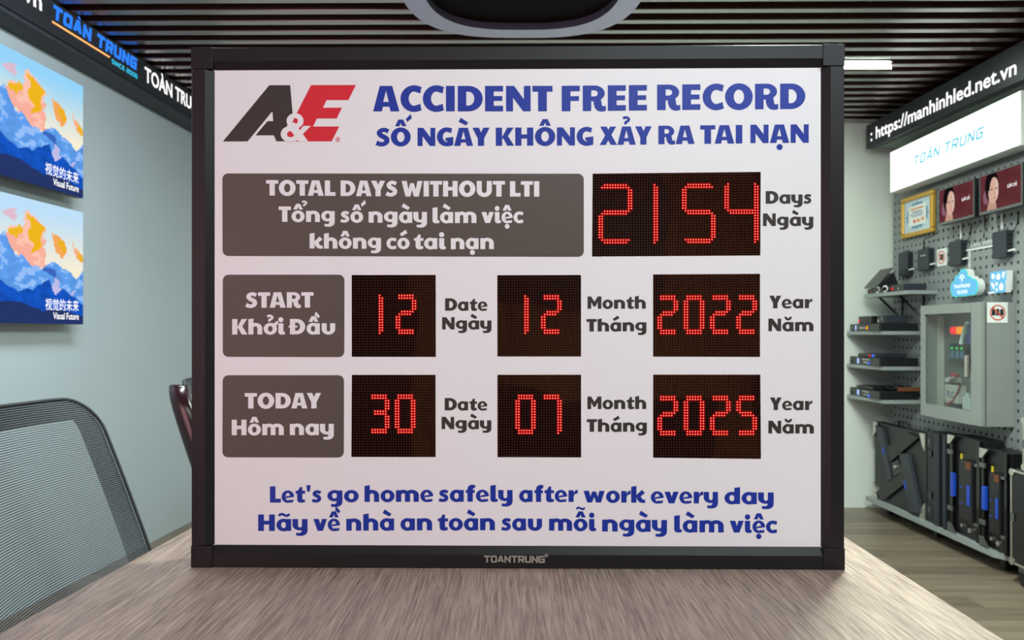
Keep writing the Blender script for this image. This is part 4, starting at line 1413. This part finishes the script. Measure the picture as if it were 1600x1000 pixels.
prohib('small white prohibition sign on the pegboard between controller boxes', 2.549, 4.415, 1.637, RW, .102)
prohib('white prohibition sign with red ring on the side of the grey cabinet', 2.459, 3.7755, 1.292, 0, .104, 3)

# cloud sign and icon sign
cs = rthing('cloud_sign', 'backlit blue cloud-shaped sign on the pegboard above the cabinet', 'sign', 2.485, 4.10, 1.388)
CL = []
circ = [(-.075, .050, .048), (-.055, .088, .036), (-.005, .112, .043), (.045, .078, .034), (.082, .050, .046)]
pts = [(-.085, 0)]
N = 160
from math import cos, sin
def cloud(scale, N=90):
    out = []
    for k in range(N):
        a = 2 * PI * k / N
        d = Vector((cos(a), sin(a)))
        c = Vector((0, .055))
        best = 0
        for (x, z, r) in circ + [(-.04, .04, .036), (0, .05, .05), (.04, .04, .036)]:
            o = Vector((x, z)) - c
            pr_ = o.dot(d)
            disc = r * r - (o.length_squared - pr_ * pr_)
            if disc > 0: best = max(best, pr_ + math.sqrt(disc))
        if d.y < 0: best = min(best, .053 / -d.y)
        out.append((c.x + d.x * best * scale, c.y + d.y * best * scale))
    return out
B().prism(cloud(1.0), .002, .038).build('body', M['white_plastic'], cs)
B().prism(cloud(1.0), 0, .0018).build('rim', M['e_cloud_rim'], cs)
fc = B().prism(cloud(.92), -.002, -.0002).build('face', M['e_cloud'], cs)
label_text('lettering', 'TOANTRUNG', M['e_cloud_white'], fc, -.085, .062, .050, .070, -.003, .05)
label_text('lettering', 'CLOUD', M['e_cloud_white'], fc, -.055, .040, .018, .038, -.003, .05)
b = B()
text_sheet(b, [[A(-.01, .095, .028, .028, .021, .021, 20, 160)], [A(-.01, .095, .016, .016, .009, .009, 20, 160)], [DOT(-.01, .095, .006)], [R(-.012, .078, -.008, .095)]], lambda a, c: (a, c), -.003)
b.build('antenna_symbol', M['e_cloud_white'], fc)

ic = rthing('icon_sign', 'backlit sign of two blue picture tiles right of the cloud', 'sign', 2.50, 3.815, 1.395)
B().box(-.08, .045, .002, .035, .012, .112).build('body', M['white_plastic'], ic)
B().box(-.022, .06, -.012, .016, 0, .062).build('body', M['white_plastic'], ic)
f1 = B().box(-.08, .045, -.0, .0018, .012, .112).build('face', M['e_cloud'], ic)
f2 = B().box(-.022, .06, -.015, -.0125, 0, .062).build('face', M['e_cloud'], ic)
b = B()
text_sheet(b, [[DOT(-.055, .088, .014)], [[(-.03, .09), (-.012, .104), (.005, .085), (-.005, .066), (-.03, .072)]], [[(.015, .08), (.03, .07), (.04, .105), (.018, .105)]], [[(-.075, .05), (-.06, .058), (-.03, .03), (-.05, .02)]], [[(-.05, .07), (-.03, .06), (-.035, .05)]]], lambda a, c: (a, c), -.0008)
b.build('tile_print', M['e_cloud_white'], f1)
b = B()
text_sheet(b, [[DOT(-.004, .046, .010)], [[(.012, .03), (.03, .052), (.05, .035), (.045, .012), (.02, .012)]], [[(-.015, .01), (-.005, .028), (.008, .01)]]], lambda a, c: (a, c), -.0158)
b.build('tile_print', M['e_cloud_white'], f2)
B().box(-.09, -.024, -.004, .0, .0, .008).build('light_strip', M['e_cloud_white'], ic)

# ------------------------------------------------------------------ shelves and their devices
def shelf(label, xa, yn, yf, z, brackets):
    t = thing('corner_shelf', label, 'shelf', group='grey shelves in the corner')
    pts = [(xa, yf), (xa + .03, yn + .0), (2.549, yn), (2.549, yf)]
    B().prism(pts, z - .022, z, axis='z').build('board', M['shelf'], t)
    if brackets:
        for yb in brackets:
            B().tube([(xa + .05, yb, z - .022), (2.53, yb, z - .16), ], .007, 6).tube([(2.54, yb, z - .022), (2.54, yb, z - .18)], .006, 6).build('bracket', M['black'], t)
    return t


shelf('topmost grey shelf in the corner, carrying the tablet stand', 2.34, 4.46, 4.95, 1.445, (4.85, 4.6))
shelf('second grey shelf from the top in the corner', 2.27, 4.60, 5.05, 1.20, None)
shelf('third grey shelf from the top in the corner', 2.27, 4.60, 5.05, .98, None)
shelf('lowest grey shelf in the corner', 2.27, 4.60, 5.05, .773, None)


def device(label, x0, x1, y0, y1, z, h, m, lights=(), cat='device', name='rack_unit', group=None, knobs=0):
    """block on a shelf; lights: (u along the long side 0..1 from far end, v height 0..1, material, half width, half height)"""
    t = thing(name, label, cat, (x0, (y0 + y1) / 2, z), 0, group)
    W_ = (y1 - y0)
    box('case', m, t, 0, x1 - x0, -W_ / 2, W_ / 2, 0, h, bev=.003)
    box('front_plate', M['black_gloss'], t, -.004, -.0005, -W_ / 2 + .004, W_ / 2 - .004, .003, h - .003)
    for (u, v, mm, a, c) in lights:
        yq = W_ / 2 - u * W_
        box('indicator', mm, t, -.0065, -.0045, yq - a, yq + a, v * h - c, v * h + c)
    return t


# shelf 1
device('flat black player beside the tablet stand on the top shelf', 2.355, 2.50, 4.72, 4.93, 1.445, .035, M['black'], ((.25, .5, M['orange_brown'], .02, .006),), 'device', 'media_player')
device('dark blue switch with a red light on the top shelf', 2.37, 2.50, 4.49, 4.68, 1.445, .042, M['dark_case'], ((.25, .45, M['e_red'], .007, .007), (.62, .35, M['silver'], .004, .006)), 'device', 'network_switch')
ts = thing('tablet_stand', 'black tablet leaning back on a wedge stand on the top shelf', 'tablet', (2.36, 4.85, 1.481))
B().prism([(.0, 0), (.14, 0), (.10, .10)], -.05, .05).build('wedge', M['black'], ts)
q = B().box(-.005, .16, -.075, .075, 0, .012, bev=.003).build('tablet', M['steel'], ts); q.rotation_euler = (0, math.radians(-48), 0); q.location = (-.022, 0, .002)
q = B().box(.005, .15, -.068, .068, .0121, .0135).build('tablet_glass', M['black_gloss'], ts); q.rotation_euler = (0, math.radians(-48), 0); q.location = (-.022, 0, .002)
for k, (yq, lb_) in enumerate(((4.80, 'white cable loop on the top shelf, nearer the tablet'), (4.70, 'white cable loop on the top shelf, beside the dark blue switch'))):
    B_ = B().tube([(2.353 + .0, yq + .03 * math.cos(a), 1.467 + .018 * math.sin(a)) for a in [PI * .3 + i * PI * 1.3 / 10 for i in range(11)]], .005, 8)
    tag(B_.build('cable', M['white_plastic']), lb_, 'cable', 'white cables on the top shelf')
# shelf 2
device('black rack processor with blue knob and amber light, second shelf', 2.285, 2.52, 4.62, 5.03, 1.20, .048, M['black'],
       ((.10, .5, M['steel'], .012, .014), (.22, .5, M['e_disp'], .009, .016), (.44, .45, M['silver'], .045, .004), (.60, .45, M['e_amber'], .009, .010)))
device('small black box with a red light on the rack processor', 2.31, 2.50, 4.78, 4.96, 1.249, .05, M['black'], ((.08, .4, M['e_red'], .006, .008), (.62, .4, M['black'], .03, .016)), 'device', 'receiver_box')
device('grey adaptor box beside the receiver on the second shelf', 2.33, 2.47, 4.65, 4.76, 1.249, .05, M['dark_case'], ((.3, .35, M['silver'], .008, .008), (.7, .6, M['steel'], .01, .01)), 'device', 'adaptor_box')
# shelf 3 and 4
for z, nm, lab in ((.98, 'third', 'slim black box with red and blue lights'), (.773, 'lowest', 'flat black tray')):
    device('black rack processor with pale blue display on the %s shelf' % nm, 2.285, 2.52, 4.62, 5.03, z, .052, M['black'],
           ((.30, .5, M['e_disp'], .012, .017), (.56, .72, M['silver'], .045, .003), (.56, .36, M['silver'], .03, .003), (.66, .3, M['e_bluel'], .009, .007), (.06, .3, M['black'], .012, .01)))
device('slim black box with red and blue lights on the third shelf', 2.31, 2.5, 4.72, 4.97, .98 + .053, .022, M['dark_case'], ((.68, .5, M['e_red'], .006, .006), (.86, .5, M['e_bluel'], .012, .007)), 'device', 'media_player')
device('flat black box on the processor of the lowest shelf', 2.31, 2.5, 4.76, 4.99, .773 + .053, .016, M['black'], (), 'device', 'media_player')
tag(B().tube([(2.42 + .05 * math.cos(a), 4.70 + .05 * math.sin(a), .846 + .010 * math.sin(3 * a)) for a in [i * 2 * PI / 20 for i in range(20)]], .006, 8).build('cable', M['black']), 'coiled black cable on the lowest shelf', 'cable')
tag(box('card_box', M['orange_brown'], None, 2.40, 2.53, 4.61, 4.645, .826, .850, bev=.003), 'small orange-brown card box on the lowest shelf', 'box')

# ------------------------------------------------------------------ control cabinet
cb = rthing('control_cabinet', 'grey wall cabinet with glass door, signal lamps and PLC plate', 'cabinet', 2.378, 4.058, .713)
w, h, dp = .2815, .633, .171
b = B()
b.box(-w, w, .03, dp, 0, .012).box(-w, w, .03, dp, h - .012, h).box(-w, -w + .012, .03, dp, .012, h - .012).box(w - .012, w, .03, dp, .012, h - .012).box(-w + .012, w - .012, dp - .012, dp, .012, h - .012)
b.build('body', M['cab'], cb)
box('mounting_plate', M['cab_in'], cb, -w + .02, w - .02, dp - .05, dp - .045, .03, h - .03)
dr = B()
ml, mr, mt, mbm = .04, .085, .05, .07
dr.box(-w, -w + ml, 0, .022, 0, h, bev=.003).box(w - mr, w, 0, .022, 0, h, bev=.003).box(-w + ml, w - mr, 0, .022, h - mt, h).box(-w + ml, w - mr, 0, .022, 0, mbm)
dr = dr.build('door', M['cab'], cb)
box('pane', M['glass'], dr, -w + ml, w - mr, .009, .012, mbm, h - mt)
hd = B().box(w - mr - .035, w - mr - .012, -.014, .006, .245, .36, bev=.006)
hd.build('handle', M['silver'], dr)
CBN = len(bpy.data.objects)
before = set(bpy.data.objects)
cbi = cb
for k, mm in enumerate(('e_red', 'e_amber', 'e_green')):
    B().cyl((-.03 + k * .058, .49), .021, dp - .085, dp - .05).build('signal_lamp', M[mm], cbi)
sc_ = box('touch_screen', M['black'], cbi, -.06, .085, dp - .08, dp - .05, .31, .42, bev=.003)
b = B()
for k in range(3):
    b.box(-.05 + k * .045, -.018 + k * .045, dp - .082, dp - .0805, .335, .375, 0)
    b.box(-.042 + k * .045, -.03 + k * .045, dp - .082, dp - .0805, .385, .397, 1)
b.build('screen_content', [emit('dim_blue_screen', (70, 110, 130), .8), M['e_green']], sc_)
pl = box('terminal_box', M['cream'], cbi, -.075, .045, dp - .10, dp - .05, .085, .185, bev=.003)
label_text('lettering', 'PLC', M['blue_ink'], pl, -.05, .018, .115, .152, dp - .1012, .02)
box('relay', M['cream'], cbi, -.09, .0, dp - .09, dp - .05, .20, .222)
B().tube([(.19, dp - .09, .56), (.20, dp - .10, .50), (.17, dp - .1, .44), (.21, dp - .09, .40), (.17, dp - .08, .33)], [.026, .032, .034, .030, .026], 10).build('cable_bundle', M['blue_cable'], cbi)
B().tube([(.13, dp - .13, .42), (.16, dp - .14, .46), (.20, dp - .14, .53)], .010, 8).build('cable', M['white_plastic'], cbi)
B().tube([(.06, dp - .09, .20), (.05, dp - .1, .15), (.01, dp - .1, .10), (-.05, dp - .1, .075)], .006, 6).build('cable', M['red_cable'], cbi)
B().tube([(-.02, dp - .1, .215), (.02, dp - .11, .25), (.05, dp - .1, .24)], .011, 8).build('cable', M['red_cable'], cbi)
B().tube([(-.04, dp - .1, .205), (.0, dp - .11, .225), (.03, dp - .1, .235)], .009, 8).build('cable', M['white_plastic'], cbi)
B().box(.11, .18, dp - .11, dp - .05, .065, .13).box(.135, .165, dp - .11, dp - .05, .13, .155).build('breaker', M['white_plastic'], cbi)
box('wiring_duct', M['cream'], cbi, -.215, -.195, dp - .08, dp - .05, .04, h - .06)
box('wiring_duct', M['cream'], cbi, .10, .18, dp - .08, dp - .05, .16, .27)
for o_ in set(bpy.data.objects) - before:      # contents sit left of the door frame
    if o_.parent == cb:
        o_.location.x -= .055 if 'duct' in o_.name else .085

# ------------------------------------------------------------------ low platform and stored LED cabinets
pf = thing('low_platform', 'low light grey platform board along the right wall', 'platform')
B().prism([(2.365, 4.98), (2.395, 3.71), (2.46, 3.60), (2.549, 3.60), (2.549, 4.98)], .072, .10, axis='z').build('board', M['shelf'], pf)
for yq in (3.75, 4.35, 4.9):
    box('foot', M['black'], pf, 2.47, 2.54, yq - .02, yq + .02, 0, .072)

lc = rthing('led_cabinet', 'large black LED cabinet back with crossed ribs and silver corners', 'LED cabinet', 2.40, 4.635, .102)
w, h = .31, .50
box('shell', M['black'], lc, -w, w, .008, .07, 0, h, bev=.004)
QL = homography([(70, 110), (530, 205), (520, 920), (65, 720)], [(-w, h), (w, h), (w, 0), (-w, 0)])


def rib(pts, y0=-.014):
    p = [QL(*q) for q in pts]
    if sgn_area(p) < 0: p = p[::-1]
    return B().prism(p, y0, .0075)


rib([(100, 140), (160, 160), (240, 580), (200, 590)]).build('rib', M['dark_case'], lc)
rib([(310, 370), (385, 370), (495, 860), (400, 852)]).build('rib', M['dark_case'], lc)
rib([(180, 330), (380, 195), (480, 235), (210, 450)], -.010).build('rib', M['black'], lc)
rib([(90, 690), (330, 515), (345, 620), (170, 745)], -.010).build('rib', M['black'], lc)
rib([(215, 450), (290, 420), (330, 510), (250, 560)], -.006).build('hub', M['black_gloss'], lc)
for c in ((268, 478),):
    u, v = QL(*c); B().cyl((u, v), .010, -.014, -.004).build('lock_screw', M['silver'], lc)
for c in ([(163, 318), (172, 318), (183, 375), (172, 375)], [(348, 592), (360, 595), (376, 662), (364, 662)]):
    rib(c, -.017).build('blue_mark', M['blue_plastic'], lc)
for (sx, sz) in ((-1, 0), (1, 0), (-1, 1), (1, 1)):
    x0, z0 = sx * w, sz * h
    p = [(x0, z0), (x0 - sx * .06, z0), (x0 - sx * .03, z0 + (-.07 if sz else .07)), (x0, z0 + (-.10 if sz else .10))]
    if sgn_area(p) < 0: p = p[::-1]
    B().prism(p, -.004, .0075).build('corner_bracket', M['silver'], lc)
B().tube([(-.05, .03, h), (-.05, .03, h + .03), (.08, .03, h + .03), (.08, .03, h)], .008, 8).build('handle', M['black'], lc)

# second cabinet, seen with its edge profile
ed = rthing('led_cabinet', 'black LED cabinet standing edge-on with dark grey aluminium profile', 'LED cabinet', 2.40, 4.21, .102)
box('shell', M['black'], ed, -.10, .10, .004, .12, 0, .52, bev=.003)
for x0, x1, mm in ((-.02, .01, 'steel'), (.014, .03, 'dark_case'), (.075, .095, 'dark_case')):
    box('profile', M['dark_case'] if mm == 'dark_case' else M['fascia_under'], ed, x0, x1, -.008, .0035, .0, .52, bev=.002)
for z in (.04, .43):
    b = box('bracket', M['dark_case'], ed, -.085, -.035, -.006, .0035, z, z + .06, bev=.003)
    box('latch', M['steel'], b, -.068, -.054, -.010, -.0065, z + .02, z + .045)
for z in (.14, .38):
    box('slot', M['black_gloss'], ed, -.085, -.045, -.004, .0035, z, z + .035)


def upright_cabinet(label, yc, w, h, lat):
    t = rthing('led_cabinet', label, 'LED cabinet', 2.405, yc, .102)
    w2 = w / 2
    t_ = w * .12
    box('shell', M['black'], t, -w2, w2, .02, .13, 0, h, bev=.004)
    b = B().box(-w2, -w2 + t_, 0, .0195, 0, h, bev=.003).box(w2 - t_, w2, 0, .0195, 0, h, bev=.003)
    b.build('side_post', M['black_gloss'], t)
    box('power_box', M['black'], t, -w * .10, w * .32, -.012, .0195, h * .18, h * .78, bev=.006)
    b = box('handle', M['blue_plastic'], t, -w2 + t_ * 1.3, -w2 + t_ * 1.3 + .028, -.02, .0, h * .38, h * .62, bev=.004)
    B().box(-w * .06, w * .04, -.0145, -.0125, h * .50, h * .51).box(-w * .06, w * .04, -.0145, -.0125, h * .34, h * .35).build('blue_mark', M['blue_plastic'], t)
    box('blue_mark', M['blue_plastic'], t, w * .17, w * .27, -.0145, -.0125, h * .34, h * .54)
    for z in (.22, .80):
        box('latch', M['steel'], t, -w2 - .0, -w2 + .045, -.012, -.0005, h * z, h * z + .026, bev=.003)
        box('latch', M['steel'], t, w2 - .03, w2 - .0, -.012, -.0005, h * z - .03, h * z - .014, bev=.002)
    for z in (.24, .74):
        box('yellow_tag', M['yellow_plastic'], t, -w * .2, -w * .2 + .011, .014, .0195, h * z, h * z + .045)
    for z in (0, 1):
        p = [(-w2, z * h), (-w2 + .07, z * h), (-w2 + .02, z * h + (-.05 if z else .05)), (-w2, z * h + (-.05 if z else .05))]
        if sgn_area(p) < 0: p = p[::-1]
        B().prism(p, -.01, -.0005).build('corner_bracket', M['silver'] if z else M['steel'], t)
    B().cyl((-.0, h * .12), .009, -.014, .0195).build('lock_screw', M['silver'], t)
    B().cyl((w * .25, h * .10), .012, -.014, .0195).build('lock_screw', M['silver'], t)
    box('warning_tag', M['orange_brown'], t, w * .12, w * .30, -.0145, -.0125, h * .70, h * .77)
    return t


upright_cabinet('black LED cabinet with blue handle and yellow tags, below the grey cabinet', 3.965, .27, .53, 1)
upright_cabinet('black LED cabinet with blue handle, beside the flight cases', 3.72, .20, .50, 1)


def flight_case(label, x0, x1, y0, y1, z0, z1, casters):
    t = thing('flight_case', label, 'case', (x0, (y0 + y1) / 2, z0), 0, 'black flight cases with silver edges')
    X, Y, Z = x1 - x0, (y1 - y0) / 2, z1 - z0
    box('shell', M['black'], t, .003, X, -Y + .003, Y - .003, .003, Z - .003)
    e = .011
    b = B()
    for yq in (-Y, Y - e):
        b.box(0, e, yq, yq + e, 0, Z, bev=.002)
        for zq in (0, Z - e):
            b.box(0, X, yq, yq + e, zq, zq + e, bev=.002)
    for zq in (0, Z - e):
        b.box(0, e, -Y, Y, zq, zq + e, bev=.002)
    b.build('edge_trim', M['silver'], t)
    for yq in (-Y, Y):
        for zq in (0, Z):
            o = B().cyl((yq + (-.012 if yq > 0 else .012), zq + (-.012 if zq > 0 else .012)), .017, -.003, .003, 'x', 16).build('ball_corner', M['silver'], t)
    box('latch', M['steel'], t, -.003, .0, Y - .03, Y - .004, Z * .5 - .02, Z * .5 + .02)
    if casters:
        for yq in (-Y + .06, Y - .06):
            B().cyl((yq, -.055), .045, .03, .06, 'x', 20).build('caster', M['black'], t)
            B().box(.02, .07, yq - .03, yq + .03, -.03, 0).build('caster_mount', M['steel'], t)
    return t


flight_case('lower black flight case with silver edges at the right end', 2.36, 2.54, 2.95, 3.53, .10, .545, True)
flight_case('upper black flight case resting on the lower one', 2.37, 2.53, 2.95, 3.46, .556, .795, False)

# ------------------------------------------------------------------ ceiling fixtures
cf = thing('ceiling_fixture', 'large rounded ceiling fixture with glossy silver rim and dark centre', 'ceiling lamp', (.04, 2.77, 2.50))


def superell(a, b_, n, N=96):
    out = []
    for k in range(N):
        t = 2 * PI * k / N
        c, s = cos(t), sin(t)
        out.append((a * abs(c) ** (2 / n) * (1 if c >= 0 else -1), b_ * abs(s) ** (2 / n) * (1 if s >= 0 else -1)))
    return out


o1, i1 = superell(.475, .54, 2.9), superell(.385, .452, 2.9)
N = len(o1)
vs = []
for z, ring in ((0, o1), (0, i1), (.07, i1), (.07, o1)):
    vs += [(p[0], p[1], z) for p in ring]
fs = []
for k in range(N):
    for r_ in range(4):
        a, c = r_ * N, ((r_ + 1) % 4) * N
        fs.append((a + k, c + k, c + (k + 1) % N, a + (k + 1) % N))
B().add(vs, fs).build('rim', M['rim'], cf)
B().prism(superell(.386, .453, 2.9), .03, .05, axis='z').build('centre_panel', M['centre'], cf)
B().tube([(0, 0, .05), (0, 0, .24)], .02, 10).build('hanger', M['black'], cf)

lp = thing('strip_lamp', 'bright white strip lamp recessed between the ceiling slats', 'ceiling lamp', (1.28, 3.955, 2.610))
b = B().prism([(-.75, -.05), (.70, -.05), (.76, .05), (-.75, .05)], 0.0, .004, axis='z')
b.build('diffuser', M['e_lamp'], lp)
box('housing', M['white_plastic'], lp, -.76, .72, -.045, .045, .0041, .0046)
